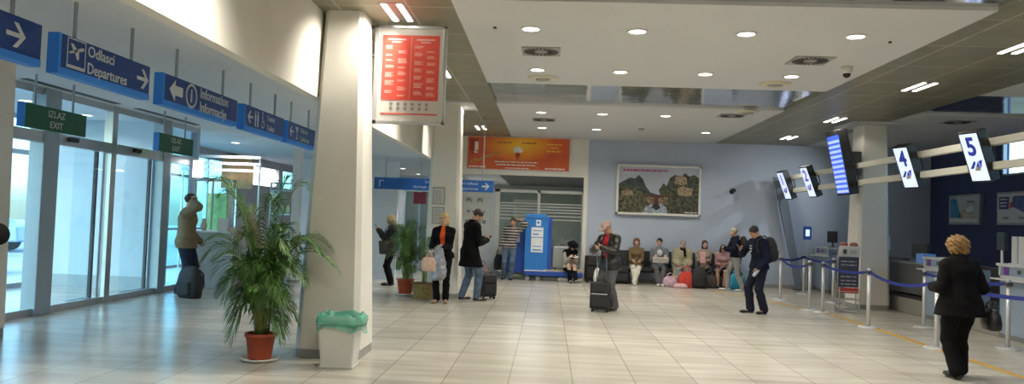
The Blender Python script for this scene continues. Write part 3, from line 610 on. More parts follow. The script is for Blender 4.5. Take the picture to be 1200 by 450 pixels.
suitcase('black suitcase lying below the seats behind the leather jacket man',1.95,20.75,0,.5,.3,.42,blk,handle=.1,ext=False)
def bag(name,label,cat,x,y,rz,w,d,h,mt,z=0,straps='handles',top=.7,group=None,extra=None):
    t=T(name,label,cat,(x,y,z),rz,group); m=MB(); n=20; vs=[];fs=[]
    levels=[(0,.86),(.08,1.0),(.35,1.06),(.7,.95),(.92,top),(1.0,top*.7)]
    for q,(lz,s) in enumerate(levels):
        for i in range(n):
            a=2*PI*i/n; c_,s_=math.cos(a),math.sin(a); e=.55
            px=abs(c_)**e*(1 if c_>=0 else -1); py=abs(s_)**e*(1 if s_>=0 else -1); r_=1+.03*math.sin(3*a+q*2)
            vs.append((px*w/2*s*r_,py*d/2*(s if q<4 else s*.7)*r_,lz*h))
    for k in range(len(levels)-1):
        for i in range(n): fs.append((k*n+i,k*n+(i+1)%n,(k+1)*n+(i+1)%n,(k+1)*n+i))
    fs+=[tuple(range(n-1,-1,-1)),tuple((len(levels)-1)*n+i for i in range(n))]
    m._add(vs,fs); m.build('body',mt,t,smooth=True)
    if straps=='handles':
        for s in (-1,1): MB().tube([(-w*.22,s*d*.18,h*.85),(-w*.18,s*d*.2,h*1.2),(0,s*d*.2,h*1.3),(w*.18,s*d*.2,h*1.2),(w*.22,s*d*.18,h*.85)],.010).build('handle',mt,t)
    if straps=='backpack':
        for s in (-1,1): MB().tube([(s*w*.25,d*.3,h*.9),(s*w*.3,d*.62,h*.75),(s*w*.32,d*.66,h*.4),(s*w*.3,d*.4,h*.1)],.016).build('strap',mt,t)
        m=MB(); m.rbox((0,-d*.52,h*.32),(w*.66,d*.3,h*.42),.03); m.build('front_pocket',mt,t,bevel=.02); MB().tube([(-.04,0,h*.94),(0,0,h*1.06),(.04,0,h*.94)],.009).build('grab_loop',mt,t)
    return t
def cl(n,c,v=.12,s=12,r=.8): return mat(n,c,r,var=v,scale=s)
bag('backpack','black backpack on the floor beside the man phoning at the entrance','bag',-6.36,13.50,R(-25),.46,.26,.56,blk,straps='backpack')
bag('travel_bag','small grey and red checked bag on the floor left of the striped man','bag',-1.78,21.1,0,.42,.28,.34,cl('check_bag',(.28,.22,.22),.5,25))
bag('shoulder_bag','black bag hanging low behind the striped man','bag',-1.33,21.05,R(10),.24,.2,.42,blk,z=.22)
t=bag('shopping_bag','white plastic bag with a yellow and red print beside the large black suitcase','bag',1.42,20.42,R(8),.36,.18,.44,cl('bag_white',(.75,.75,.72),.03)); m=MB(); m.cyl((.0,-.105,.26),(.0,-.12,.26),.065,n=12); m.cyl((.02,-.105,.14),(.02,-.12,.14),.07,n=12); m.build('yellow_print',cl('print_fruit',(.75,.38,.03)),t); m=MB(); m.cyl((.03,-.105,.34),(.03,-.122,.34),.045,n=10); m.cyl((-.03,-.105,.2),(-.03,-.125,.2),.04,n=10); m.build('red_print',red,t)
bag('travel_bag','bright red bag on the floor among the seated travellers','bag',3.62,20.22,R(10),.40,.22,.42,cl('bag_red',(.55,.05,.03)))
bag('backpack','black backpack standing on the floor beside the red bag','bag',3.95,20.2,R(-4),.40,.24,.55,blk,straps='backpack')
bag('shopping_bag','crumpled pink and lilac plastic bag left of the red bag','bag',3.22,20.3,0,.36,.22,.28,cl('bag_lilac',(.50,.34,.42),.3))
bag('shopping_bag','flat pale pink bag lying in front of the red bag','bag',3.45,20.02,0,.34,.2,.12,cl('bag_pink',(.65,.40,.42),.2),straps=None)
bag('travel_bag','turquoise bag on the floor between the feet of the standing backpacker','bag',4.95,20.45,0,.36,.22,.40,cl('bag_turquoise',(.03,.32,.50)))
bag('shopping_bag','teal bag on the floor right of the turquoise bag','bag',5.32,20.5,R(12),.32,.2,.38,cl('bag_teal',(.08,.30,.34)))
bag('travel_bag','low green bag lying on the floor behind the standing backpacker','bag',5.28,20.2,0,.44,.24,.16,cl('bag_green',(.10,.20,.09)),straps=None)
bag('shoulder_bag','dark handbag on the floor under the woman with long dark hair','bag',4.28,20.45,0,.36,.2,.34,cl('bag_brown',(.06,.05,.04)))

# ================================================================== BENCHES
sm=cl('seat_black',(.03,.032,.035),.1); 
def bench(label,x):
    t=T('bench',label,'bench',(x,20.98,0),0,'black waiting benches along the far wall')
    MB().box(-.88,-.05,.30,.88,.03,.36).build('beam',black,t)
    for k in (-1,0,1):
        m=MB(); m.rbox((k*.58,-.02,.39),(.52,.46,.05),.05); m.build('seat',sm,t,bevel=.01)
        m=MB(); m.box(k*.58-.25,.20,.46,k*.58+.25,.235,.88,rot=Matrix.Rotation(R(-8),3,'X')); m.build('backrest',sm,t,bevel=.01)
    for s in (-.7,.7):
        m=MB(); m.box(s-.02,-.04,0,s+.02,.02,.31).box(s-.02,-.25,0,s+.02,.2,.035); m.build('leg',black,t)
    return t
bench('black waiting bench under the wide town picture',2.55); bench('black waiting bench with the three travellers beside the red bag',4.35)

# ================================================================== CHECK-IN DESKS
wfr=mat('desk_white',(.62,.64,.66),.4,var=.02); grey=mat('conveyor_grey',(.26,.26,.25),.5,.3)
sticker=mat('sticker_purple',(.16,.05,.30),.4)
def desk(y0,label,x=7.25,w=.95):
    t=T('check_in_desk',label,'desk',(x,y0,0),0,'check-in desks')
    MB().box(0,0,.08,.06,w,1.16).build('front_panel',counterb,t)
    m=MB(); m.box(-.015,-.02,.95,.0,w+.02,1.0).box(-.015,w-.03,.95,0,w+.02,1.16).box(-.015,-.02,.95,0,.03,1.16).box(-.03,-.03,1.14,.42,w+.03,1.18).box(-.15,-.02,.93,.0,w+.02,.955); m.build('frame',wfr,t,bevel=.003)
    MB().box(.02,-.02,.0,.7,w+.02,.09).build('plinth',grey,t); m=MB(); m.box(.06,0,.09,.7,.03,1.0).box(.06,w-.03,.09,.7,w,1.0).box(.1,.03,.70,.72,w-.03,.74); m.build('body',counterb,t)
    MB().box(-.006,w-.24,1.01,-.001,w-.10,1.13).build('sticker',sticker,t); MB().box(-.006,w-.24,.965,-.001,w-.10,1.0).build('paper_label',wht,t); MB().box(-.006,w*.42,1.04,-.001,w*.52,1.10).build('card_reader',dark,t)
    return t
dk=[(11.75,'check-in desk at the right edge under screen 5'),(14.22,'check-in desk with purple sticker left of the curly-haired woman'),(18.3,'far check-in desk left of the baggage sizer'),(20.25,'farthest check-in desk beside the blue wall')]
for y,l in dk: desk(y,l)
def weigh(y0,y1,label,x=7.30):
    t=T('baggage_scale',label,'baggage scale',(x,y0,0),0,'baggage scales between the desks'); w=y1-y0
    MB().box(0,0,0,1.6,w,.30).build('plinth',mat('plinth_beige',(.30,.28,.24),.6),t,bevel=.01); MB().box(.05,.08,.30,1.6,w-.08,.36).build('belt',mat('belt_dark',(.03,.03,.03),.6),t)
    MB().box(.1,0,.3,1.6,.05,.38).build('side_rail',grey,t); MB().box(.1,w-.05,.3,1.6,w,.38).build('side_rail',grey,t)
    MB().box(1.4,0,.3,1.6,w,1.0).build('back_panel',mat('panel_dark',(.09,.09,.1),.5),t)
    return t
weigh(12.8,14.1,'baggage scale hidden partly behind the curly-haired woman'); weigh(15.25,17.4,'baggage scale right of the right-hand column'); weigh(19.35,20.15,'small baggage scale at the far end of the desks')
def monitor(x,y,z,rz,label,w=.36,h=.30,scr=False):
    t=T('computer_monitor',label,'monitor',(x,y,z),rz,'desk monitors'); MB().box(-w/2,-.02,.12,w/2,.02,.12+h).build('screen',black if not scr else emit('screen_blue',(.1,.25,.8),1.2),t,bevel=.006); m=MB(); m.box(-.1,-.07,0,.1,.07,.015).box(-.02,.0,.01,.02,.03,.2); m.build('stand',dark,t)
monitor(7.55,16.0,1.0,R(-60),'dark computer monitor beside the right column'); monitor(7.50,18.75,1.18,R(-70),'dark monitor on the far check-in desk'); monitor(7.5,20.7,1.18,R(-70),'dark monitor on the farthest check-in desk')
t=T('desk_cabinet','dark grey cabinet with a monitor behind the right column','cabinet',(7.35,15.35,0)); MB().box(0,0,.40,.45,1.55,1.0).build('body',mat('cab_dark',(.10,.10,.10),.5),t,bevel=.01); MB().box(-.02,-.02,1.0,.5,1.6,1.03).build('top',mat('cab_top',(.25,.25,.24),.4),t)
tag(MB().box(7.38,15.5,1.03,7.62,15.8,1.22).build('printer',emit('printer_blue',(.1,.3,.8),.25,(.1,.15,.3))),'small bluish printer on the dark cabinet right of the column','printer')
t=T('phone_box','small white wall phone on the right side of the column','phone',(7.20,16.72,1.25)); MB().box(-.04,-.06,0,.05,.06,.28).build('handset',white,t,bevel=.01)
# pole display at the right desk
t=T('pole_display','dark screen on a white pole standing on the right desk','display',(7.42,12.95,1.14)); MB().cyl((0,0,0),(0,0,.32),.02,n=10).build('pole',white,t); MB().box(-.03,-.11,.25,.03,.11,.54).build('screen',mat('screen_grey',(.03,.045,.06),.3),t,bevel=.008); MB().box(-.06,-.06,0,.06,.06,.04).build('foot',wfr,t)
t=T('leaflet_holder','pair of white upright panels on the right desk','leaflet holder',(7.45,12.55,1.18)); 
for q in (-.09,.09): MB().box(-.02,q-.07,.0,.02,q+.07,.44).build('panel',wfr,t)
MB().box(-.05,-.2,-.01,.05,.2,.015).build('base',wfr,t)
t=T('desk_telephone','black telephone handset stand on the right desk','phone',(7.5,12.0,1.18)); MB().box(-.04,-.05,0,.04,.05,.22).build('handset',black,t,bevel=.01)
t=T('pole_sign','small blue lit sign on a thin pole above the far desk','sign',(6.75,20.4,0)); MB().cyl((0,0,.03),(0,0,1.62),.016,n=8).build('pole',alu,t); MB().cyl((0,0,0),(0,0,.03),.14,n=20).build('base',alu,t); MB().box(-.10,-.02,1.36,.10,.02,1.70).build('panel',kd,t); MB().box(-.05,-.024,1.45,.05,-.02,1.62).build('lit_face',emit('sign_face',(.5,.7,1),1.2),t)
# ================================================================== SCREENS ON THE TRUSS
BX=6.36
t=T('screen_truss','pair of long cream beams carrying the check-in screens','beam',(BX,9,0))
for z in (2.62,2.97): MB().box(-.05,-1.5,z-.055,.05,12.0,z+.055).build('beam',beige,t,bevel=.01)
def dirn(yaw,tilt): return Matrix.Rotation(yaw,4,'Z')@Matrix.Rotation(tilt,4,'X')
def screen(y,num,label,z=2.75,x=6.14,yw=-72):
    t=T('number_screen',label,'screen',(x,y,z),0,'check-in number screens'); M_=dirn(R(yw),R(22))   # face normal = local -Y
    def b(nm,mt,*a):
        m=MB(); m.M=M_; m.box(*a); return m.build(nm,mt,t,bevel=.006 if nm=='casing' else 0)
    b('casing',black,-.175,-.02,-.385,.175,.14,.385); b('display',emit('screen_white',(.62,.72,1.0),1.15,(.5,.6,.8)),-.15,-.024,-.355,.15,-.02,.355)
    F=M_@frame((0,-.026,.0),(1,0,0)); nb=emit('digit_blue',(.03,.04,.35),.5,(.02,.03,.3)) if y<15 else emit('digit_purple',(.2,.12,.5),.6,(.1,.05,.3))
    text(num,.38,nb,t,F@Matrix.Translation((0,.15,0)),name='number',align='CENTER',world=False,bold=.012,sx=.85)
    m=MB(); m.prism([(-.12,-.17),(-.02,-.05),(.0,-.08),(-.06,-.17)][::-1],0,.002); m.prism([(-.03,-.17),(.04,-.06),(.06,-.17)][::-1],0,.002); m.prism([(.05,-.06),(.12,-.04),(.07,-.17)][::-1],0,.002); m.M=None; m.v=[tuple(F@Vector(v)) for v in m.v]; m.build('logo',nb,t)
    m=MB(); m.M=None; m.box(.02,-.03,-.2,BX-x+.03,.03,-.14).box(.02,-.03,.14,BX-x+.03,.03,.2).box(.10,-.05,-.24,.16,.05,.24); m.cyl((.02,.0,0),(.18,.0,0),.05,n=10); m.build('bracket',mat('bracket_cream',(.45,.42,.33),.5),t)
    m=MB(); m.tube([(.2,-.05,.2),(.24,-.08,.0),(.2,-.06,-.16)],.012); m.build('cable',black,t)
    return t
screen(11.4,'5','check-in screen showing number 5'); screen(13.55,'4','check-in screen showing number 4'); screen(18.55,'2','check-in screen showing number 2',yw=-80); screen(20.4,'1','check-in screen showing number 1, farthest of four',yw=-80)
t=T('departure_board','tall tilted departures monitor with blue rows on the right column','screen',(6.02,16.35,3.03)); M_=dirn(R(-88),R(12))
def b(nm,mt,*a,bev=0):
    m=MB(); m.M=M_; m.box(*a); return m.build(nm,mt,t,bevel=bev)
b('casing',black,-.33,-.02,-.68,.33,.17,.68,bev=.01); b('display',emit('board_blue',(.05,.13,.75),1.1,(.05,.1,.5)),-.29,-.024,-.64,.29,-.02,.58)
m=MB(); m.M=M_; rnd=random.Random(11)
for k in range(11):
    z=.48-k*.105; m.box(-.28,-.028,z-.055,.28,-.024,z)
m.build('text_rows',emit('row_pale',(.40,.52,1),1.1,(.3,.4,.7)),t)
m=MB(); m.M=M_; m.box(-.27,-.028,.60,.27,-.021,.65); m.build('header_text',dark,t)
m=MB(); m.box(.05,-.05,-.25,.45,.05,.25).box(.1,-.2,.1,.2,.2,.2); m.tube([(.15,.15,.4),(.35,.2,.2),(.4,.2,-.4)],.02); m.tube([(.15,-.15,.3),(.35,-.1,.0),(.4,-.1,-.5)],.015); m.build('mount',dark,t)
t=T('diagonal_brace','slanted grey steel brace against the far wall under screens 1 and 2','brace',(6.7,20.95,0)); m=MB(); vs=[(-.02,-.06,0),(.14,-.06,0),(.14,.06,0),(-.02,.06,0),(-.70,-.06,3.0),(-.44,-.06,3.0),(-.44,.06,3.0),(-.70,.06,3.0)]; m._add(vs,[(0,3,2,1),(4,5,6,7),(0,1,5,4),(1,2,6,5),(2,3,7,6),(3,0,4,7)]); m.build('strut',mat('brace_grey',(.16,.19,.24),.5),t); MB().box(-.1,-.12,0,.25,.12,.03).build('foot_plate',dark,t)

# ================================================================== QUEUE POSTS AND BELTS
pm=mat('post_silver',(.62,.62,.62),.35,.4,var=.03); beltm=cl('belt_blue',(.015,.03,.22),.08)
def qpost(x,y,label):
    t=T('queue_post',label,'queue post',(x,y,0),0,'silver queue posts'); MB().lathe([(.17,0),(.17,.012),(.15,.022),(.03,.032)],n=32).build('base',pm,t,smooth=True); MB().cyl((0,0,.02),(0,0,.92),.03,n=16).build('pole',pm,t,smooth=True)
    MB().lathe([(.034,.88),(.036,.98),(.03,.995)],n=16).build('head',mat('post_head',(.45,.45,.46),.4,.5),t,smooth=True); MB().box(-.04,-.04,.90,.04,.04,.955).build('belt_clip',dark,t)
Q=[(5.28,20.0,'queue post behind the young man in dark sportswear'),(5.31,17.8,'queue post right of the young man in dark sportswear'),(5.28,15.75,'left one of two adjoining queue posts before the baggage sizer'),(5.42,15.4,'right one of two adjoining queue posts before the baggage sizer'),(5.44,13.3,'queue post in front of the right-hand column'),(5.53,11.2,'queue post immediately left of the curly-haired woman'),(5.66,8.75,'queue post just beyond the right edge')]
Q2=[(6.47,19.75,'queue post in the back row near the small blue sign'),(6.42,17.6,'queue post in the back row left of the baggage sizer'),(6.50,13.6,'queue post in the back row under screen 4'),(6.65,11.44,'queue post in the back row at the right edge')]
for q in Q+Q2: qpost(*q)
def belt(a,b_,label,z=.93,sag=.10,w=.05):
    m=MB(); n=14; vs=[];fs=[]; A=Vector((a[0],a[1])); B_=Vector((b_[0],b_[1])); d_=(B_-A).normalized(); A=A+d_*.04; B_=B_-d_*.04; nn=Vector((-d_.y,d_.x))*.0015
    for i in range(n+1):
        u=i/n; p=A.lerp(B_,u); zz=z-sag*4*u*(1-u)
        vs+=[(p.x+nn.x,p.y+nn.y,zz-w/2),(p.x+nn.x,p.y+nn.y,zz+w/2),(p.x-nn.x,p.y-nn.y,zz+w/2),(p.x-nn.x,p.y-nn.y,zz-w/2)]
    for i in range(n):
        o=i*4
        for k in range(4): fs.append((o+k,o+(k+1)%4,o+4+(k+1)%4,o+4+k))
    fs+=[(3,2,1,0),(n*4,n*4+1,n*4+2,n*4+3)]
    m._add(vs,fs); tag(m.build('queue_belt',beltm),label,'belt','blue queue belts')
belt(Q[0],Q[1],'blue queue belt behind the young man in dark sportswear',sag=.05); belt(Q[1],Q[2],'blue queue belt from the young man to the adjoining posts',sag=.12); belt(Q[3],Q[4],'blue queue belt crossing in front of the baggage sizer',sag=.06)
belt(Q[4],Q[5],'blue queue belt in front of the right column',sag=.12); belt(Q[5],Q[6],'blue queue belt behind the curly-haired woman to the right edge',sag=.06)
belt(Q2[0],Q2[1],'blue queue belt in the back row near the small blue sign',sag=.06); belt(Q[1],Q2[0],'blue queue belt closing the far end of the queue',sag=.05); belt(Q2[2],Q2[3],'blue queue belt in the back row behind the curly-haired woman',sag=.05)
# baggage sizer
t=T('baggage_sizer','metal baggage sizer stand with dark panel and white header before the right column','stand',(6.0,15.68,0),R(-6))
m=MB()
for x in (-.19,.19):
    for y in (-.14,.14): m.cyl((x,y,.02),(x,y,.62 if y>0 else .5),.012,n=8)
for z in (.06,.26,.42): m.tube([(-.19,-.14,z),(.19,-.14,z),(.19,.14,z),(-.19,.14,z),(-.19,-.14,z)],.009)
for x in (-.19,.19): m.cyl((x,-.02,.5),(x,.03,1.22),.012,n=8)
m.box(-.22,-.18,0,.22,.18,.02); m.build('frame',steel,t)
MB().box(-.19,-.05,.50,.19,-.03,1.10,rot=Matrix.Rotation(R(3),3,'X')).build('dark_panel',mat('panel_navy',(.04,.045,.08),.4),t); MB().box(-.19,-.052,.38,.19,-.03,.49).build('red_strip',mat('strip_red',(.45,.05,.04),.4),t)
MB().box(-.19,-.06,1.08,.21,-.035,1.32,rot=Matrix.Rotation(R(14),3,'X')).build('header',mat('header_white',(.58,.60,.62),.4),t)
m=MB(); rnd=random.Random(6)
for z in (1.0,.93,.80,.70,.62,.55): wordline(m,-.15,.14,z,.022)
put(m,t,frame((0,-.068,0),(1,0,0)),'panel_text',mat('text_grey',(.35,.36,.42),.5)); m=MB(); m.box(-.12,1.16,0,-.05,1.25,.002); m.box(0,1.18,0,.14,1.19,.002).box(0,1.22,0,.14,1.23,.002); put(m,t,frame((0,-.088,0),(1,0,0)),'header_icons',dark)
for x in (-.09,.10): 
    m=MB(); m.ell((x,.0,1.34),(.085,.06,.055)); m.build('red_ornament',mat('ornament',(.28,.09,.07),.5),t,smooth=True)

# ================================================================== INFORMATION DESK
t=T('information_desk','grey front information desk with glass screen beside the entrance','desk',(-6.75,15.2,0))
MB().box(-.62,0,.0,.40,.04,1.12).build('front_panel',mat('desk_grey',(.40,.43,.45),.5),t); MB().box(.36,.04,0,.40,1.7,1.12).build('side_panel',mat('desk_grey',(.4,.43,.45)),t); m=MB(); m.box(-.66,-.08,1.12,.46,.5,1.16).box(.0,.5,1.12,.46,1.75,1.16); m.build('counter_top',mat('desk_top',(.62,.64,.64),.4),t,bevel=.005)
MB().box(-.60,.20,1.16,.30,.215,2.15).build('glass',clear,t); m=MB(); m.box(-.62,.19,1.16,-.59,.225,2.2).box(-.15,.19,1.16,-.12,.225,2.2).box(.3,.19,1.16,.33,.225,2.2).box(-.62,.19,2.16,.33,.225,2.2); m.build('glass_frame',alud,t); MB().box(.395,-.0,.02,.41,.03,1.12).build('corner_strip',white,t)
tag(MB().box(-6.72,15.32,1.161,-6.5,15.36,1.42).build('desk_sign',white),'white card standing on the information desk','card')
t=T('flower_vase','small cream vase on the information desk left of the clerk','vase',(-7.0,15.33,1.16)); MB().lathe([(.04,0),(.07,.1),(.03,.2),(.04,.24)]).build('vase',mat('vase_cream',(.7,.62,.45),.4),t,smooth=True)
t=T('lit_sign','small glowing white box sign above the man phoning','sign',(-7.05,15.05,2.22)); MB().box(-.09,-.04,0,.09,.04,.34).build('box',emit('lit_white',(1,1,1),3.0),t,bevel=.004); MB().cyl((0,0,.33),(0,0,SZ-2.22),.01,n=6).build('rod',steel,t)
t=T('louvre_screen','three white horizontal louvres in front of the tall cyan windows','louvre',(-9.3,20.2,0))
m=MB()
for z in (2.62,2.80,2.98): m.box(-.62,-.02,z,1.55,.05,z+.07)
m.build('louvre',mat('louvre_white',(.75,.76,.74),.5),t); m=MB(); 
for x in (-.6,1.5): m.box(x,0,0,x+.04,.04,3.05)
m.build('louvre_post',alu,t); 
t=T('poster_column','orange and brown advertising panel behind the louvres','poster',(-9.25,21.2,0)); MB().box(0,0,2.2,.9,.05,3.1).build('panel',mat('brown_print',(.50,.24,.10),.5,var=.3,scale=5),t); MB().box(.42,.01,0,.46,.04,2.2).build('pole',alu,t)
t=T('green_display','green and white display board behind the clerk','board',(-8.45,19.2,0)); MB().box(-.25,0,.9,.25,.04,2.0).build('panel',mat('green_print',(.22,.42,.14),.5,var=.4,scale=4),t); MB().box(-.03,.0,0,.03,.04,.9).build('post',alu,t)
t=T('glass_cabinet','tall glass display cabinet in front of the clerestory wall','cabinet',(-8.2,22.2,0)); m=MB()
for x in (0,.75,1.5):
    for y in (0,.5): m.box(x,y,0,x+.04,y+.04,2.45)
for z in (0,.8,1.5,2.2,2.42): m.box(0,0,z,1.54,.54,z+.03)
m.build('frame',alud,t); MB().box(.02,.005,.1,1.52,.012,2.42).build('glass',clear,t); m=MB(); rnd=random.Random(12)
for z in (.83,1.53):
    for k in range(8): m.box(.1+k*.17,.2,z,.2+k*.17,.3,z+.12+.25*rnd.random())
m.build('goods',mat('goods_mixed',(.45,.35,.2),.6,var=.7,scale=5),t)
t=T('red_sign','small red hanging sign deep in the left corridor','sign',(-4.15,24.5,2.0)); MB().box(-.2,-.03,0,.2,.03,.38).build('panel',mat('dull_red',(.38,.04,.05),.4),t); MB().cyl((0,0,.38),(0,0,SZ+.13-2.0),.012,n=6).build('rod',steel,t)
# glass doors at the corridor end
m=MB()
for x in (-4.95,-4.45,-3.95,-3.4,-2.8): m.box(x,26,0,x+.07,26.08,2.5)
m.box(-5.0,26,2.45,-2.66,26.08,2.55).box(-5.0,26,0,-2.66,26.08,.1)
d=S(m.build('door_3',alu)); MB().box(-4.95,26.03,.1,-2.7,26.045,2.45).build('glass',glassmat('door_dim',(.45,.5,.48),.1),d)

# ================================================================== SWING BIN
t=T('waste_bin','white tapered plastic waste bin with green liner before the near column','bin',(-2.14,8.02,0))
m=MB(); m.frustum((-.165,-.13,.165,.13),0,(-.205,-.165,.205,.165),.50); m.build('body',mat('bin_white',(.66,.66,.62),.4,var=.02),t,bevel=.02); MB().box(-.175,-.14,0,.175,.14,.03).build('foot_rim',mat('bin_white',(.66,.66,.62)),t,bevel=.008)
lm=bpy.data.materials.new('liner'); lm.use_nodes=True; nt=lm.node_tree; bb=nt.nodes['Principled BSDF']; bb.inputs['Base Color'].default_value=(.12,.52,.38,1); bb.inputs['Roughness'].default_value=.3; bb.inputs['Alpha'].default_value=.62; bb.inputs['Subsurface Weight'].default_value=0
m=MB(); n=48; vs=[];fs=[]; rnd=random.Random(21)
lv=[(.46,.74),(.455,1.03),(.44,1.07),(.48,1.09),(.53,1.06),(.555,1.03),(.55,.98),(.47,.93)]
ph=[rnd.random()*6 for _ in range(6)]
for q,(z,s) in enumerate(lv):
    if q==0: z=.40; s=1.06
    for i in range(n):
        a=2*PI*i/n; c_,s_=math.cos(a),math.sin(a); e=.45
        px=abs(c_)**e*(1 if c_>=0 else -1); py=abs(s_)**e*(1 if s_>=0 else -1)
        wob=1+.035*math.sin(7*a+q*1.3)+.02*math.sin(13*a+q*2.1); zz=z+(.014*math.sin(9*a+ph[0]) if q in(4,5,6) else 0)-(.03*math.sin(5*a+1) if q==0 else 0)+(-.05*max(0,math.cos(a)-.5) if q==0 else 0)
        vs.append((px*.215*s*wob+(.03*max(0,c_) if q<5 else 0),py*.175*s*wob,zz))
for k in range(len(lv)-1):
    for i in range(n): fs.append((k*n+i,k*n+(i+1)%n,(k+1)*n+(i+1)%n,(k+1)*n+i))
m._add(vs,fs); m.build('green_liner',lm,t,smooth=True)

# ================================================================== PALMS
leafm=mat('palm_leaf',(.05,.135,.026),.5,var=.45,scale=6,spec=.4); leafy=mat('palm_leaf_light',(.10,.22,.035),.45,var=.3); stem=mat('palm_stem',(.20,.26,.07),.5,var=.3,scale=15)
terra=mat('terracotta',(.42,.075,.03),.5,var=.08); soil=mat('soil',(.05,.035,.025),.9,var=.4,scale=40)
def palm(t,base_z,fr,leafmat,seed,rs=.06,lw=1.0):
    rnd=random.Random(seed); lf=MB(); st=MB()
    for (az,reach,height,droop,n,ll) in fr:
        a=R(az); dx,dy=math.cos(a),math.sin(a); bx,by=rs*dx*rnd.random(),rs*dy*rnd.random()
        P=[]; N=22
        for i in range(N+1):
            u=i/N; rr=reach*(u**1.5); zz=base_z+height*(1-(1-u)**1.7)-droop*max(0,u-.45)**2*3.3
            P.append(Vector((bx+dx*rr,by+dy*rr,zz)))
        st.tube(P[:N],[.009*(1-.75*i/N)+.0015 for i in range(N)],5)
        for i in range(n):
            u=.36+.64*i/n; k=min(int(u*N),N-1); p=P[k].lerp(P[k+1],u*N-k); tg=(P[k+1]-P[k]).normalized()
            side=tg.cross(Vector((0,0,1))); side=side.normalized() if side.length>.01 else Vector((1,0,0)); upv=side.cross(tg)
            L=ll*(math.sin(PI*min(1,(u-.3)/.72*.85+.12)))*(.85+.3*rnd.random())
            for s in (-1,1):
                d_=(tg*(.75+.2*u)+side*s*(.85-.35*u)+upv*.25+Vector((rnd.uniform(-.1,.1),rnd.uniform(-.1,.1),rnd.uniform(-.1,.1)))).normalized()
                w=(.0065+.003*rnd.random())*lw; nn=d_.cross(upv).normalized()*w; q1=p+d_*L*.5+Vector((0,0,-.05*L)); q2=p+d_*L+Vector((0,0,-.42*L))
                lf.cur=1 if rnd.random()<.2 else 0
                lf._add([tuple(p),tuple(q1-nn),tuple(q1+nn),tuple(q2)],[(0,1,2),(1,3,2)])
    lf.build('fronds',[leafmat,leafy],t); st.build('stems',stem,t,smooth=True)
t=T('potted_palm','large potted palm in a terracotta pot left of the near column','plant',(-3.04,8.15,.035))
MB().lathe([(.118,0),(.122,.02),(.150,.235),(.166,.24),(.168,.275),(.150,.278),(.145,.24)],n=32).build('pot',terra,t,smooth=True); MB().lathe([(.001,.245),(.146,.245)],n=24).build('soil',soil,t)
rnd=random.Random(33); fr=[]
hero=[(176,.64,1.84,.20,44,.30),(190,.45,1.70,.22,40,.28),(150,.34,1.55,.26,30,.28),(95,.25,1.66,.22,30,.26),(40,.20,1.84,.16,40,.28),(12,.38,1.80,.20,42,.30),(350,.62,1.30,.40,34,.30),(0,.82,1.18,.48,34,.30),(20,.70,1.32,.42,32,.28),(185,.62,1.18,.42,32,.28),(200,.52,1.0,.42,30,.26),(335,.60,1.02,.45,30,.26),(275,.35,.95,.5,28,.25),(265,.3,.72,.42,26,.24),(300,.45,.9,.55,28,.25),(240,.45,.92,.55,28,.25)]
fr+=hero
for k in range(14):
    az=rnd.random()*360; fr.append((az,.16+.26*rnd.random(),.42+.25*rnd.random(),.42+.2*rnd.random(),26,.24))
for k in range(46):
    az=rnd.random()*360; h=.62+.72*rnd.random(); fr.append((az,.14+.50*rnd.random(),h,.15+.32*rnd.random(),32,.20+.07*rnd.random()))
palm(t,.24,fr,leafm,5)
m=MB()
for k in range(9):
    a=k*2.4; r_=.03+.045*(k%3)/2; x0,y0=r_*math.cos(a),r_*math.sin(a); m.tube([(x0,y0,.22),(x0*1.25,y0*1.25,.5),(x0*1.8,y0*1.8,.85)],[.013,.011,.008],6)
m.build('canes',stem,t,smooth=True)
t=T('pot_saucer','white round saucer under the large palm pot','saucer',(-3.04,8.15,0)); MB().lathe([(.15,.0),(.19,.012),(.205,.035),(.198,.036),(.18,.018),(.001,.018)],n=36).build('dish',white,t,smooth=True)
for o in [x for x in bpy.data.objects if x.name=='potted_palm']: o.location.z=.018
t=T('potted_palm','bushy palm in a terracotta pot between the corridor and the far left column','plant',(-2.85,15.5,.02))
MB().lathe([(.13,0),(.135,.02),(.17,.27),(.185,.275),(.187,.31),(.165,.312)],n=28).build('pot',terra,t,smooth=True); MB().lathe([(.001,.28),(.165,.28)],n=20).build('soil',soil,t)
fr=[]; rnd=random.Random(44)
for k in range(46): fr.append((rnd.random()*360,.12+.36*rnd.random(),.45+.95*rnd.random(),.18+.35*rnd.random(),20,.20+.06*rnd.random()))
palm(t,.28,fr,mat('palm_leaf_far',(.07,.17,.035),.5,var=.4),8)
t=T('pot_saucer','white saucer under the bushy far palm','saucer',(-2.85,15.5,0)); MB().lathe([(.17,.0),(.22,.015),(.23,.04),(.21,.02),(.001,.02)],n=28).build('dish',white,t,smooth=True)
t=T('potted_plant','slender plant in a woven yellow brown basket beside the blonde woman','plant',(-2.40,14.92,0)); m=MB(); m.rbox((0,0,.15),(.36,.30,.30),.06); m.build('basket',mat('wicker',(.26,.18,.06),.7,var=.5,scale=45),t,bevel=.01); m=MB(); m.rbox((0,0,.305),(.38,.32,.02),.06); m.build('basket_rim',mat('wicker_dark',(.14,.09,.03),.7),t)
fr=[]; rnd=random.Random(45)
for k in range(12): fr.append((rnd.random()*360,.06+.12*rnd.random(),.35+.85*rnd.random(),.10,12,.14))
palm(t,.30,fr,MATS['palm_leaf_far'],9)

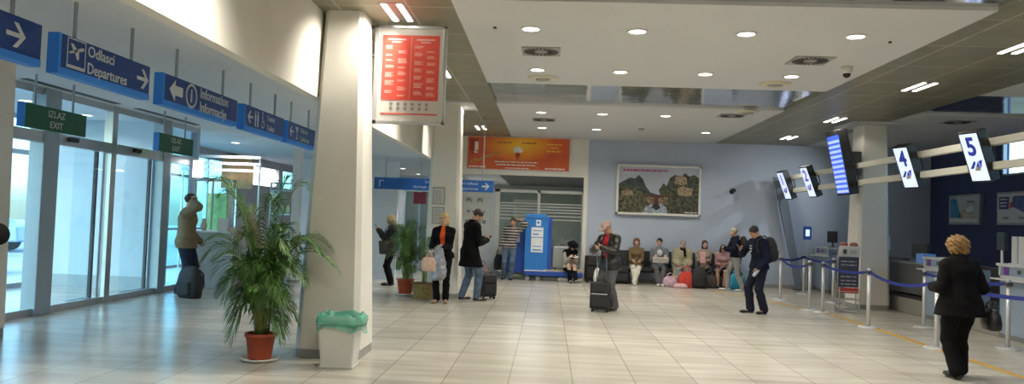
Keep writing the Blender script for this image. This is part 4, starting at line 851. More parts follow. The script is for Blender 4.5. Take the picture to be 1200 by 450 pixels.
# ================================================================== OUTSIDE THE GLASS
def tree(x,y,h,label,seed):
    t=T('tree',label,'tree',(x,y,-.06),0,'trees outside the entrance'); MB().tube([(0,0,0),(.05,0,h*.3),(0,.05,h*.55)],[.16,.12,.07],8).build('trunk',mat('bark',(.12,.09,.06),.9,var=.3),t,smooth=True)
    rnd=random.Random(seed); m=MB()
    for k in range(900):
        a=rnd.random()*2*PI; z=rnd.uniform(-1,1); r_=rnd.random()**.4; s=math.sqrt(1-z*z); c=Vector((r_*s*math.cos(a)*h*.32,r_*s*math.sin(a)*h*.32,h*.62+r_*z*h*.38)); d_=Vector((rnd.uniform(-1,1),rnd.uniform(-1,1),rnd.uniform(-1,1)))*.22; e=d_.orthogonal().normalized()*.10
        m._add([tuple(c-d_),tuple(c+e),tuple(c+d_),tuple(c-e)],[(0,1,2,3)])
    m.build('crown',mat('tree_leaf',(.10,.22,.09),.6,var=.4),t)
tree(-19,18.5,6,'green tree outside the entrance, nearest to the glass',1); tree(-24,27,7,'green tree outside the entrance, left of the far ones',2); tree(-17,29,6.5,'green tree outside behind the cyan windows',3); tree(-30,24,7,'green tree far outside the entrance',4)
t=T('car','pale blue parked car seen through the entrance glass','car',(-19.5,24.5,-.06),R(15)); m=MB(); m.prism([(-2.1,.35),(-2.05,.75),(-1.2,.92),(-.6,1.4),(.8,1.4),(1.5,.95),(2.1,.85),(2.15,.35)][::-1],-.85,.85); m.v=[(v[0],v[2],v[1]) for v in m.v]; m.build('body',mat('car_blue',(.30,.42,.60),.3,.2),t,bevel=.06)
m=MB(); m.prism([(-1.05,.95),(-.55,1.33),(.75,1.33),(1.3,.97)][::-1],-.87,.87); m.v=[(v[0],v[2],v[1]) for v in m.v]; m.build('windows',mat('car_glass',(.05,.07,.09),.1),t)
for x in (-1.3,1.3):
    for y in (-.8,.8): MB().cyl((x,y-.08,.32),(x,y+.08,.32),.32,n=20).build('wheel',rubber,t)
t=T('planter','dark street planter outside the entrance glass','planter',(-13.0,16.5,-.06)); MB().frustum((-.35,-.35,.35,.35),0,(-.45,-.45,.45,.45),.9).build('tub',mat('tub_dark',(.12,.14,.15),.6),t,bevel=.02); MB().box(-.4,-.4,.88,.4,.4,.92).build('soil',soil,t)
tag(MB().box(-34,6,-.06,-33,40,5).build('building',mat('far_building',(.62,.66,.70),.7,var=.1)),'pale building across the street outside','building')

sl=bpy.data.lights.new('wall_washer','SPOT'); sl.energy=120; sl.spot_size=R(75); sl.spot_blend=.9; sl.color=(.9,.95,1); so=bpy.data.objects.new('wall_washer',sl); COL.objects.link(so); so.location=(7.6,18.6,3.75); so.rotation_euler=(Vector((5.9,YW,2.3))-Vector((7.6,18.6,3.75))).to_track_quat('-Z','Y').to_euler()
# ================================================================== WORLD, CAMERA
wd=bpy.data.worlds.new('World'); SC.world=wd; wd.use_nodes=True; nt=wd.node_tree; bg=nt.nodes['Background']
sky=nt.nodes.new('ShaderNodeTexSky'); sky.sky_type='NISHITA'; sky.sun_disc=False; sky.sun_elevation=R(35); sky.sun_rotation=R(200); sky.air_density=1.2; sky.dust_density=2
nt.links.new(sky.outputs[0],bg.inputs[0]); bg.inputs[1].default_value=1.05
F_=900.; yaw=math.atan(44/900.); roll=math.atan(.036); pitch=math.atan(32.5/900)
f=Vector((-math.sin(yaw)*math.cos(pitch),math.cos(yaw)*math.cos(pitch),math.sin(pitch))); r0=Vector((math.cos(yaw),math.sin(yaw),0)); u0=r0.cross(f)
r=r0*math.cos(roll)+u0*math.sin(roll); u=r.cross(f)
cd=bpy.data.cameras.new('Camera'); cam=bpy.data.objects.new('Camera',cd); COL.objects.link(cam)
cam.matrix_world=Matrix(((r.x,u.x,-f.x,0),(r.y,u.y,-f.y,0),(r.z,u.z,-f.z,1.6),(0,0,0,1))); cd.sensor_width=36; cd.lens=36*F_/1200; cd.clip_start=.05; cd.clip_end=300; SC.camera=cam
vs_=SC.view_settings; vs_.view_transform='Standard'; vs_.look='None'; vs_.gamma=1; vs_.use_curve_mapping=False; vs_.exposure=-.15
# ================================================================== PEOPLE (signed-distance bodies, meshed by surface nets)
V3=lambda *a: np.array(a,dtype=np.float64)
def nrm(v): return v/max(np.linalg.norm(v),1e-9)
class Fld:
    def __init__(s,lo,hi,res):
        s.lo=np.array(lo,float); s.res=res; s.n=np.maximum(4,np.ceil((np.array(hi,float)-s.lo)/res).astype(int)+1)
        s.d=np.full(s.n,1.0,dtype=np.float32)
        s.ax=[(s.lo[i]+res*np.arange(s.n[i])).astype(np.float32) for i in range(3)]
    def reg(s,lo,hi,m):
        a=np.clip(np.floor((np.array(lo)-m-s.lo)/s.res).astype(int),0,s.n-1); b=np.clip(np.ceil((np.array(hi)+m-s.lo)/s.res).astype(int)+1,1,s.n)
        if np.any(b<=a): return None
        sl=tuple(slice(a[i],b[i]) for i in range(3)); return sl,s.ax[0][sl[0]][:,None,None],s.ax[1][sl[1]][None,:,None],s.ax[2][sl[2]][None,None,:]
    def comb(s,sl,d,k,mode):
        a=s.d[sl]
        if mode=='u':
            h=np.maximum(k-np.abs(a-d),0)/max(k,1e-6); s.d[sl]=np.minimum(a,d)-h*h*k*.25
        elif mode=='s':
            d=-d; h=np.maximum(k-np.abs(a-d),0)/max(k,1e-6); s.d[sl]=np.maximum(a,d)+h*h*k*.25
    def rc(s,a,b,ra,rb,k=.02,mode='u',flat=None):
        a=np.array(a,float); b=np.array(b,float); R_=max(ra,rb); q=s.reg(np.minimum(a,b)-R_,np.maximum(a,b)+R_,k+3*s.res)
        if q is None: return
        sl,X,Y,Z=q; ba=b-a; L2=max(ba@ba,1e-9); px,py,pz=X-a[0],Y-a[1],Z-a[2]
        h=np.clip((px*ba[0]+py*ba[1]+pz*ba[2])/L2,0,1)
        d=np.sqrt((px-ba[0]*h)**2+(py-ba[1]*h)**2+(pz-ba[2]*h)**2)-(ra+(rb-ra)*h)
        s.comb(sl,d.astype(np.float32),k,mode)
    def el(s,c,r,A=None,k=.02,mode='u'):
        c=np.array(c,float); r=np.array(r,float); R_=max(r); q=s.reg(c-R_,c+R_,k+3*s.res)
        if q is None: return
        sl,X,Y,Z=q; x,y,z=X-c[0],Y-c[1],Z-c[2]
        if A is not None: x,y,z=x*A[0,0]+y*A[1,0]+z*A[2,0], x*A[0,1]+y*A[1,1]+z*A[2,1], x*A[0,2]+y*A[1,2]+z*A[2,2]
        k0=np.sqrt((x/r[0])**2+(y/r[1])**2+(z/r[2])**2); k1=np.sqrt((x/r[0]**2)**2+(y/r[1]**2)**2+(z/r[2]**2)**2)
        d=k0*(k0-1)/np.maximum(k1,1e-6); s.comb(sl,d.astype(np.float32),k,mode)
    def cut(s,p,n):      # keep the side where (x-p).n < 0
        n=nrm(np.array(n,float)); d=(s.ax[0][:,None,None]-p[0])*n[0]+(s.ax[1][None,:,None]-p[1])*n[1]+(s.ax[2][None,None,:]-p[2])*n[2]; s.d=np.maximum(s.d,d.astype(np.float32))
    def bump(s,amp,f,seed=0):
        X,Y,Z=s.ax[0][:,None,None],s.ax[1][None,:,None],s.ax[2][None,None,:]
        s.d+=(amp*(np.sin(X*f+Z*f*.6+seed)*np.sin(Y*f*1.1-Z*f*.35+1.7*seed)+.6*np.sin(Z*f*1.7+X*f*.9+seed*2.3)*np.sin(Y*f*.7+seed))).astype(np.float32)
    def mesh(s,name,mats,parent,matfn=None):
        d=s.d.copy(); d[0]=d[-1]=1; d[:,0]=1; d[:,-1]=1; d[:,:,0]=1; d[:,:,-1]=1
        n=d<0; c=n.astype(np.uint8)
        sm=c[:-1,:-1,:-1]+c[1:,:-1,:-1]; sm=sm+c[:-1,1:,:-1]; sm=sm+c[1:,1:,:-1]+c[:-1,:-1,1:]+c[1:,:-1,1:]+c[:-1,1:,1:]+c[1:,1:,1:]
        idx=np.argwhere((sm>0)&(sm<8))
        if len(idx)==0: return None
        ids=np.full(sm.shape,-1,dtype=np.int32); ids[idx[:,0],idx[:,1],idx[:,2]]=np.arange(len(idx))
        acc=np.zeros((len(idx),3)); cnt=np.zeros(len(idx)); C8=[(i,j,k) for i in (0,1) for j in (0,1) for k in (0,1)]
        val={o:d[idx[:,0]+o[0],idx[:,1]+o[1],idx[:,2]+o[2]] for o in C8}
        for o in C8:
            for a in range(3):
                if o[a]==0:
                    p=list(o); p[a]=1; p=tuple(p); v0,v1=val[o],val[p]; m=(v0<0)!=(v1<0); t=np.where(m,v0/np.where(m,v0-v1,1),0)
                    pt=np.zeros((len(idx),3)); pt[:]=o; pt[:,a]+=t; acc[m]+=pt[m]; cnt+=m
        co=s.lo+(idx+acc/cnt[:,None])*s.res
        F=[]
        for a in range(3):
            u,v=(a+1)%3,(a+2)%3
            s0=[slice(None)]*3; s1=[slice(None)]*3; s0[a]=slice(0,-1); s1[a]=slice(1,None)
            A_,B_=n[tuple(s0)],n[tuple(s1)]; e=np.argwhere(A_!=B_); e=e[(e[:,u]>0)&(e[:,v]>0)]
            fl=A_[e[:,0],e[:,1],e[:,2]]
            q=[]
            for du,dv in ((1,1),(0,1),(0,0),(1,0)):
                x=e.copy(); x[:,u]-=du; x[:,v]-=dv; q.append(ids[x[:,0],x[:,1],x[:,2]])
            q=np.stack(q,1); q=np.where(fl[:,None],q,q[:,::-1]); F.append(q)
        F=np.concatenate(F); F=F[(F>=0).all(1)]
        me=bpy.data.meshes.new(name); me.vertices.add(len(co)); me.vertices.foreach_set('co',co.astype(np.float32).ravel())
        me.loops.add(len(F)*4); me.loops.foreach_set('vertex_index',F.astype(np.int32).ravel()); me.polygons.add(len(F)); me.polygons.foreach_set('loop_start',np.arange(0,len(F)*4,4,dtype=np.int32))
        me.polygons.foreach_set('use_smooth',np.ones(len(F),dtype=bool))
        for m_ in (mats if isinstance(mats,(list,tuple)) else [mats]): me.materials.append(m_)
        if matfn is not None: me.polygons.foreach_set('material_index',matfn(co[F].mean(1)).astype(np.int32))
        me.update(); me.validate()
        return link(name,me,parent)
def ik(a,t,l1,l2,pole):
    a=np.array(a,float); t=np.array(t,float); d=t-a; L=np.linalg.norm(d); mx=(l1+l2)*.995
    if L>mx: t=a+d/L*mx; d=t-a; L=mx
    x=(l1*l1-l2*l2+L*L)/(2*L); h=math.sqrt(max(l1*l1-x*x,0)); n=d/L; p=np.array(pole,float); p=nrm(p-n*(p@n)); return a+n*x+p*h, t
def basis(fwd,up):
    f=nrm(np.array(fwd,float)); r=nrm(np.cross(f,np.array(up,float))); u=np.cross(r,f); return np.stack([r,f,u],1)
class Rig:
    def __init__(s,h=1.72,fem=False,sit=None,lean=0,side=0,head=0,hyaw=0,rh=None,lh=None,rp=None,lp=None,rf=None,lf=None,rk=None,lk=None,rhd=None,lhd=None,curl=.5,build=1.0,hipy=0,twist=0,toe=8):
        s.h=h; s.fem=fem; s.b=build; s.curl=curl; s.sit=sit
        s.pel=V3(0,hipy,(sit+.085) if sit is not None else .525*h)
        a,b_=R(lean),R(side); s.sp=nrm(V3(math.sin(b_),math.sin(a),math.cos(a))); tw=R(twist); s.rt=nrm(V3(math.cos(tw),math.sin(tw),-math.sin(b_))); s.fw=nrm(np.cross(s.sp,s.rt)); s.TA=np.stack([s.rt,s.fw,s.sp],1)
        s.waist=s.pel+s.sp*.10*h; s.chest=s.pel+s.sp*.215*h+s.fw*.005; s.nb=s.pel+s.sp*.300*h; sw=(.093 if fem else .105)*h
        s.sh={1:s.nb-s.sp*.040*h+s.rt*sw,-1:s.nb-s.sp*.040*h-s.rt*sw}
        ha,hy=R(head),R(hyaw); f=V3(-math.sin(hy)*math.cos(ha),math.cos(hy)*math.cos(ha),-math.sin(ha)); up=nrm(V3(-math.sin(hy)*math.sin(ha),math.cos(hy)*math.sin(ha),math.cos(ha))); s.HA=basis(f,up)
        s.hb=s.nb+nrm(s.sp+V3(0,.25,0)+.3*s.HA[:,1]*math.sin(ha))*.055*h; s.hc=s.hb+s.HA[:,2]*.040*h+s.HA[:,1]*.012*h
        s.hip={1:s.pel+s.rt*.052*h-V3(0,0,.02*h),-1:s.pel-s.rt*.052*h-V3(0,0,.02*h)}
        dfr={1:V3(.26 if not fem else .22,.05,.44*h)+0,-1:V3(-.26 if not fem else -.22,.05,.44*h)}
        s.hand={};s.elb={};s.hd={}
        for q,t,p,hd in ((1,rh,rp,rhd),(-1,lh,lp,lhd)):
            t=dfr[q] if t is None else V3(*t); p=V3(q*.25,-1,-.5) if p is None else V3(*p)
            s.elb[q],s.hand[q]=ik(s.sh[q],t,.170*h,.150*h,p); s.hd[q]=nrm(s.hand[q]-s.elb[q]) if hd is None else nrm(V3(*hd))
        s.ank={};s.kn={};s.toe={}
        for q,t,p in ((1,rf,rk),(-1,lf,lk)):
            if t is None: t=(q*.095,0,.045*h) if sit is None else (q*.11,.40,.045*h)
            if len(t)==3: t=(*t,toe*q)
            p=V3(q*.15,1,.1 if sit is None else .6) if p is None else V3(*p)
            s.kn[q],s.ank[q]=ik(s.hip[q],t[:3],.242*h,.238*h,p); ta=R(t[3]); s.toe[q]=V3(math.sin(ta),math.cos(ta),0)
    # volumes shared by body and clothes
    def torso(s,F,g,k=.05,skirt=0):
        h,b=s.h,s.b; A=s.TA; w=.88 if s.fem else 1
        F.el(s.pel,(.096*h*b+g,.070*h*b+g,.085*h+g),A,k); F.el(s.waist,(.082*h*b*w+g,.060*h*b+g,.10*h+g),A,k); F.el(s.chest-s.sp*.012*h,(.098*h*b*w+g,.068*h*b*(.95 if s.fem else 1)+g,.088*h+g),A,k)
        if s.fem:
            for q in (1,-1): F.el(s.chest+s.rt*q*.042*h+s.fw*.045*h-s.sp*.01*h,(.036*h+g,.036*h+g,.036*h+g),A,.04)
        [F.rc(s.nb-s.sp*.012*h,s.sh[q]-s.rt*q*.008,.030*h+g*.8,.033*h+g*.9,.045) for q in (1,-1)]; F.rc(s.nb-s.sp*.02,s.nb+s.sp*.01,.045*h+g,.036*h+g*.6,.04)
    def arm(s,F,q,g,end=1.0,k=.025,cuff=0):
        h=s.h; m=.86 if s.fem else 1; e=s.elb[q]; w=e+(s.hand[q]-e)*end
        F.rc(s.sh[q],e,.033*h*m+g,.026*h*m+g,k); F.rc(e,e+(w-e)*.35,.026*h*m+g,.026*h*m+g,k); F.rc(e+(w-e)*.3,w,.026*h*m+g,.0165*h*m+g+cuff,k)
    def leg(s,F,q,g,end=1.0,k=.03,flare=0,hip=True):
        h=s.h; K=s.kn[q]; A_=K+(s.ank[q]-K)*end
        F.rc(s.hip[q],K,.052*h*s.b+g,.033*h+g,k); c=K+(s.ank[q]-K)*.32; cb=nrm(V3(0,-1,0)-0*K)*.006
        F.rc(K,c+cb,.032*h+g,.034*h+g,k); F.rc(c+cb,A_,.034*h+g,.0215*h+g+flare,k)
    def hand_sdf(s,F,q,k=.008):
        d=s.hd[q]; w=s.hand[q]; h=s.h; sc=h/1.75*(.92 if s.fem else 1)
        side=V3(0,0,1)-d*d[2] if abs(d[2])<.7 else s.fw-d*(s.fw@d); side=nrm(side)       # towards the thumb
        n=nrm(np.cross(side,d))*(-q if abs(d[2])<.7 else -q)
        n=n if (n@(-s.rt*q))>-.2 else -n; A=np.stack([side,d,n],1)
        F.rc(w-d*.02,w+d*.03*sc,.019*sc,.020*sc,.02); F.el(w+d*.055*sc,(.041*sc,.050*sc,.016*sc),A,.012)
        for i,(o,L) in enumerate(((.030,.072),(.010,.080),(-.010,.075),(-.029,.060))):
            b=w+d*.092*sc+side*o*sc; c=s.curl*(1+.12*i); d1=nrm(d*math.cos(c)+n*math.sin(c)+side*o*1.2); d2=nrm(d*math.cos(2.1*c)+n*math.sin(2.1*c)); p1=b+d1*L*.5*sc; p2=p1+d2*L*.5*sc
            F.rc(b-d*.012,p1,.0098*sc,.0090*sc,k); F.rc(p1,p2,.0090*sc,.0075*sc,.004)
        t0=w+d*.025*sc+side*.030*sc; t1=t0+nrm(d*.65+side*.7+n*.35)*.040*sc; t2=t1+nrm(d*.9+side*.15+n*.45)*.032*sc; F.rc(t0,t1,.013*sc,.011*sc,.012); F.rc(t1,t2,.011*sc,.009*sc,.005)
    def head_sdf(s,F):
        A=s.HA; c=s.hc; sc=s.h/1.75*.98; P=lambda x,y,z: c+A@(V3(x,y,z)*sc)
        F.rc(s.nb-s.sp*.03,s.hb+(s.hc-s.hb)*.2-A[:,1]*.012,.034*s.h*(.86 if s.fem else 1),.030*s.h*(.86 if s.fem else 1),.03)
        F.el(P(0,-.012,.030),(.075*sc,.094*sc,.086*sc),A,.01); F.el(P(0,.022,-.022),(.060*sc,.066*sc,.082*sc),A,.03); F.el(P(0,.050,-.082),(.028*sc,.026*sc,.022*sc),A,.03)
        for q in (1,-1):
            F.el(P(q*.030,.088,.012),(.017*sc,.013*sc,.012*sc),A,.012,'s'); F.el(P(q*.030,.076,.010),(.0135*sc,.0125*sc,.012*sc),A,.003); F.rc(P(q*.014,.088,.028),P(q*.046,.078,.030),.008*sc,.006*sc,.01); F.el(P(q*.040,.062,-.022),(.022*sc,.018*sc,.022*sc),A,.02)
            F.el(P(q*.075,-.008,-.004),(.010*sc,.019*sc,.031*sc),A,.008); F.el(P(q*.084,.001,-.002),(.006*sc,.008*sc,.016*sc),A,.004,'s')
        F.rc(P(0,.088,.014),P(0,.104,-.022),.008*sc,.0125*sc,.010); F.el(P(.009,.095,-.026),(.008*sc,.009*sc,.007*sc),A,.006); F.el(P(-.009,.095,-.026),(.008*sc,.009*sc,.007*sc),A,.006)
        F.el(P(0,.084,-.050),(.022*sc,.010*sc,.0065*sc),A,.006); F.el(P(0,.082,-.060),(.018*sc,.010*sc,.0070*sc),A,.006); F.el(P(0,.095,-.055),(.022*sc,.006*sc,.0015*sc),A,.002,'s')
    def bounds(s,m=.14):
        P=np.array([s.pel,s.nb,s.hc+s.HA[:,2]*.12]+[s.sh[q] for q in (1,-1)]+[s.elb[q] for q in (1,-1)]+[s.hand[q]+s.hd[q]*.16 for q in (1,-1)]+[s.kn[q] for q in (1,-1)]+[s.ank[q] for q in (1,-1)])
        lo,hi=P.min(0)-m,P.max(0)+m; lo[2]=max(lo[2],-.02); return lo,hi
SKIN={}
def skinmat(c):
    return mat('skin_%d'%int(c[0]*1000),c,.5,var=.06,scale=20)
eyem=mat('eye_dark',(.04,.025,.02),.3); lipm=mat('lip',(.40,.14,.12),.5); browm=mat('brow',(.08,.05,.03),.8)
def make_body(t,r,skin,res):
    lo,hi=r.bounds(); F=Fld(lo,hi,res)
    r.torso(F,-.012); 
    for q in (1,-1): r.arm(F,q,-.004); r.leg(F,q,-.006); r.hand_sdf(F,q); F.rc(r.ank[q]-r.toe[q]*.03-V3(0,0,.02),r.ank[q]+r.toe[q]*.12-V3(0,0,.045*r.h-.035),.032,.026,.03)
    r.head_sdf(F)
    A=r.HA; c=r.hc; sc=r.h/1.75*.98
    def mf(P):
        L=(P-c)@A/sc; m=np.zeros(len(P))
        for q in (1,-1): m[((L[:,0]-q*.030)/.012)**2+((L[:,2]-.010)/.0075)**2+((L[:,1]-.086)/.02)**2<1]=1; m[(np.abs(L[:,0]-q*.030)<.018)&(np.abs(L[:,2]-.031)<.0045)&(L[:,1]>.06)]=3
        m[(((L[:,0])/.021)**2+((L[:,2]+.055)/.011)**2<1)&(L[:,1]>.07)]=2; return m
    return F.mesh('body',[skinmat(skin),eyem,lipm,browm],t,mf)
def hair(t,r,style,m_,res=.009):
    A=r.HA; c=r.hc; sc=r.h/1.75*.98; P=lambda x,y,z: c+A@(V3(x,y,z)*sc); F=Fld(c-.26,c+.22,res); seed=r.h*10
    if style=='short':
        F.el(P(0,-.018,.036),(.086*sc,.102*sc,.092*sc),A); F.bump(.003,90,seed); F.el(P(0,.10,-.02),(.075*sc,.062*sc,.075*sc),A,.01,'s'); F.el(P(0,.02,-.095),(.10*sc,.11*sc,.085*sc),A,.01,'s')
    elif style=='grey_balding':
        F.el(P(0,-.030,.020),(.083*sc,.092*sc,.085*sc),A); F.el(P(0,.07,.03),(.10*sc,.085*sc,.12*sc),A,.01,'s'); F.el(P(0,.02,-.105),(.10*sc,.11*sc,.085*sc),A,.01,'s')
    elif style=='bob':
        F.el(P(0,-.020,.030),(.098*sc,.110*sc,.098*sc),A); F.el(P(0,-.030,-.045),(.105*sc,.085*sc,.10*sc),A,.03); F.bump(.006,60,seed); F.el(P(0,.098,-.035),(.058*sc,.085*sc,.082*sc),A,.015,'s')
    elif style=='long':
        F.el(P(0,-.020,.034),(.090*sc,.106*sc,.094*sc),A); F.el(P(0,-.035,-.07),(.095*sc,.070*sc,.15*sc),A,.03); F.bump(.004,60,seed); F.el(P(0,.098,-.04),(.055*sc,.085*sc,.095*sc),A,.015,'s')
    elif style=='curly':
        F.el(P(0,-.020,.030),(.128*sc,.128*sc,.112*sc),A); F.el(P(0,-.045,-.045),(.115*sc,.085*sc,.075*sc),A,.03); F.bump(.013,75,seed); F.bump(.006,150,seed); F.el(P(0,.13,-.035),(.06*sc,.085*sc,.085*sc),A,.015,'s')
    return F.mesh('hair',m_,t)
def cap(t,r,m_,brim=True):
    A=r.HA; c=r.hc; P=lambda x,y,z: c+A@V3(x,y,z); F=Fld(c-.2,c+.24,.009); F.el(P(0,-.012,.045),(.092,.110,.088),A); F.cut(P(0,0,.035),-A[:,2]); 
    if brim: F.el(P(0,.11,.043),(.075,.075,.010),A,.01)
    return F.mesh('cap',m_,t)
def garment(t,r,m_,name='jacket',g=.014,arms=1.0,hem=None,openw=0,collar=0,skirt=None,sl=None,bump=.004,res=.013,neck=True,cuff=.004,tilt=None,seed=0,opendir=None):
    lo,hi=r.bounds(.20); F=Fld(lo,hi,res); r.torso(F,g)
    if arms:
        for q in (1,-1): r.arm(F,q,g*.9,arms,cuff=cuff)
    if skirt:
        zb,wx,wy=skirt; n=8
        for i in range(n+1):
            u=i/n; z=r.waist[2]+(zb-r.waist[2])*u; cc=r.waist+(V3(0,0,z)-V3(0,0,r.waist[2])) ; F.el(V3(cc[0]*(1-u)+r.pel[0]*u,cc[1]*(1-u)+r.pel[1]*u,z),(.085*r.h*r.b*(1-u)+wx*u,.065*r.h*r.b*(1-u)+wy*u,.07),None,.05)
    if skirt or hem is not None:
        for q in (1,-1): F.rc(r.hip[q],r.hip[q]+(r.kn[q]-r.hip[q])*(.72 if skirt else .35),.054*r.h*r.b+g+.012,.046*r.h+g+.012,.05)
    if bump: F.bump(bump,26,seed+r.h*7)
    if hem is not None: F.cut(V3(0,0,hem),(0,0,-1) if tilt is None else tilt)
    if neck: F.el(r.nb+r.sp*(.018+collar+.115),(.13,.13,.115),r.TA,.008,'s')
    if openw:
        od=r.fw if opendir is None else nrm(V3(*opendir)); c0=r.chest+od*(.085*r.h); 
        F.el(c0+r.sp*.02,(openw,.075*r.h*.8+.02,.22*r.h),r.TA,.012,'s')
    return F.mesh(name,m_,t)
def trousers(t,r,m_,g=.010,end=.97,flare=.016,res=.012,name='trousers',bump=.003,top=.02):
    lo,hi=r.bounds(.16); F=Fld(lo,hi,res); h=r.h; F.el(r.pel,(.096*h*r.b+g,.070*h*r.b+g,.085*h+g),r.TA,.04)
    for q in (1,-1): r.leg(F,q,g,end,flare=flare)
    F.bump(bump,30,h*5); F.cut(r.pel+r.sp*.05*h,r.sp)
    if end>.9:
        for q in (1,-1): pass
    return F.mesh(name,m_,t)
def shoes(t,r,m_,res=.009,sole=0,high=0):
    for q in (1,-1):
        a=r.ank[q]; f=r.toe[q]; zf=a[2]-.045*r.h; lo=np.minimum(a-f*.09,a+f*.22)-.08; hi=np.maximum(a-f*.09,a+f*.22)+.08; F=Fld(lo,hi,res); s=nrm(np.cross(f,V3(0,0,1))); A=np.stack([s,f,V3(0,0,1)],1)
        F.el(V3(a[0],a[1],zf+.030)+f*.135,(.046,.085,.032),A); F.el(V3(a[0],a[1],zf+.038)-f*.005,(.036,.072,.045),A,.03); F.rc(V3(a[0],a[1],zf+.05)-f*.012,V3(a[0],a[1],zf+.085+high)-f*.008,.036,.034,.03); F.cut(V3(0,0,zf+.004),(0,0,-1))
        F.mesh('shoe',m_,t)
CL=lambda n,c,v=.12,s=14,r=.9: mat(n,c,r,var=v,scale=s,spec=.2)
def person(label,x,y,rz,r,skin,res=.009,group=None,z=0):
    t=T('person',label,'person',(x,y,z),R(rz),group); make_body(t,r,skin,res); t['rig']=0; del t['rig']; return t
def W(t,r,v): # local point to world
    return Matrix.Translation(t.location)@Matrix.Rotation(t.rotation_euler.z,4,'Z')@Vector(v)
def phone(t,r,q,label,off=(0,0,0),up=(0,0,1),name='mobile_phone'):
    p=r.hand[q]+r.hd[q]*.085+V3(*off); w=W(t,r,p); o=T(name,label,'phone',w,t.rotation_euler.z); m=MB(); m.M=Matrix.Rotation(R(-35),4,'X') if up==(0,0,1) else Matrix.Rotation(R(80),4,'X')@Matrix.Rotation(R(0),4,'Y'); m.box(-.035,-.005,-.07,.035,.005,.07); m.build('casing',black,o,bevel=.004); m=MB(); m.M=Matrix.Rotation(R(-35),4,'X') if up==(0,0,1) else Matrix.Rotation(R(80),4,'X'); m.box(-.031,-.0065,-.06,.031,-.005,.06); m.build('display',mat('phone_glass',(.03,.04,.05),.1),o); return o
FAIR=(.50,.27,.19); TAN=(.50,.28,.18); PALE=(.58,.36,.28)
navyc=CL('cloth_navy',(.007,.010,.026)); blackc=CL('cloth_black',(.004,.004,.005)); jeans=CL('cloth_jeans',(.10,.14,.20),.3,9); jeansd=CL('cloth_dark_jeans',(.02,.026,.05),.2); greyt=CL('cloth_grey',(.10,.10,.105)); tanj=CL('cloth_tan',(.21,.165,.10)); beigec=CL('cloth_beige',(.38,.33,.24)); 
leather=mat('black_leather',(.018,.015,.013),.35,var=.2,bump=.2,scale=20); leathers=mat('shoe_black',(.012,.012,.012),.3); tans=mat('shoe_tan',(.35,.22,.14),.5); whites=mat('shoe_white',(.6,.6,.58),.6)
hblack=mat('hair_black',(.012,.010,.009),.5,var=.3,scale=60); hbrown=mat('hair_brown',(.05,.028,.018),.5,var=.3,scale=60); hblond=mat('hair_blond',(.56,.40,.18),.5,var=.3,scale=50); hcurl=mat('hair_dark_blond',(.27,.155,.055),.6,var=.5,scale=40); hgrey=mat('hair_grey',(.30,.27,.22),.6,var=.3,scale=60); hred=mat('hair_auburn',(.13,.05,.025),.5,var=.3,scale=60)

# 1 man phoning by the entrance (faces right)
r=Rig(1.90,head=-2,lean=2,rh=(.10,.13,1.72),rp=(.9,.2,-.8),rhd=(-.12,-.15,.9),lh=(-.20,.20,.98),lf=(-.10,.05,.083),rf=(.11,-.06,.083),curl=1.0,build=1.12)
t=person('man in a tan jacket holding a phone to his ear by the glass entrance',-6.72,14.0,-80,r,TAN); hair(t,r,'short',hblack); garment(t,r,tanj,g=.026,hem=.86,skirt=(.84,.20,.15)); trousers(t,r,jeansd,g=.018); shoes(t,r,leathers)
phone(t,r,1,'phone held to the ear of the man in the tan jacket',up=(1,0,0),off=(.0,.0,-.02)); 
# 2 clerk leaning on the desk (faces left)
r=Rig(1.70,lean=14,head=5,hyaw=0,rh=(.15,.36,1.20),lh=(-.10,.40,1.20),rp=(.6,-.3,-1),lp=(-.6,-.3,-1),rhd=(-.5,.8,.0),lhd=(.4,.8,0),hipy=-.12,lf=(-.1,-.05,.0765),rf=(.1,-.2,.0765))
t=person('blond person in a beige top leaning on the information desk behind the palm',-5.98,15.25,85,r,PALE); hair(t,r,'short',hgrey); garment(t,r,CL('cloth_sand',(.42,.34,.24)),name='shirt',g=.018,hem=.84); trousers(t,r,jeansd,g=.012); shoes(t,r,leathers)
# 3 woman behind the far palm
r=Rig(1.64,fem=True,head=12,rh=(.10,.30,1.24),lh=(-.10,.32,1.26),curl=.9)
t=person('blond woman in a dark coat looking at her phone behind the far palm',-3.56,17.5,95,r,PALE,.01); hair(t,r,'bob',hblond); garment(t,r,CL('cloth_charcoal',(.03,.03,.032)),name='coat',g=.026,hem=.80,skirt=(.78,.20,.16)); trousers(t,r,blackc,g=.012); shoes(t,r,leathers); phone(t,r,1,'phone held by the woman behind the far palm',off=(-.08,.02,.03))
t2=T('handbag','dark tote bag hanging at the side of the woman behind the far palm','bag',(-3.62,17.22,.72)); MB().frustum((-.16,-.05,.16,.05),0,(-.19,-.06,.19,.06),.30).build('body',CL('tote_dark',(.06,.055,.05)),t2,bevel=.02); MB().tube([(-.1,0,.29),(-.07,.05,.55),(.0,.1,.65),(.07,.05,.55),(.1,0,.29)],.01).build('strap',black,t2)
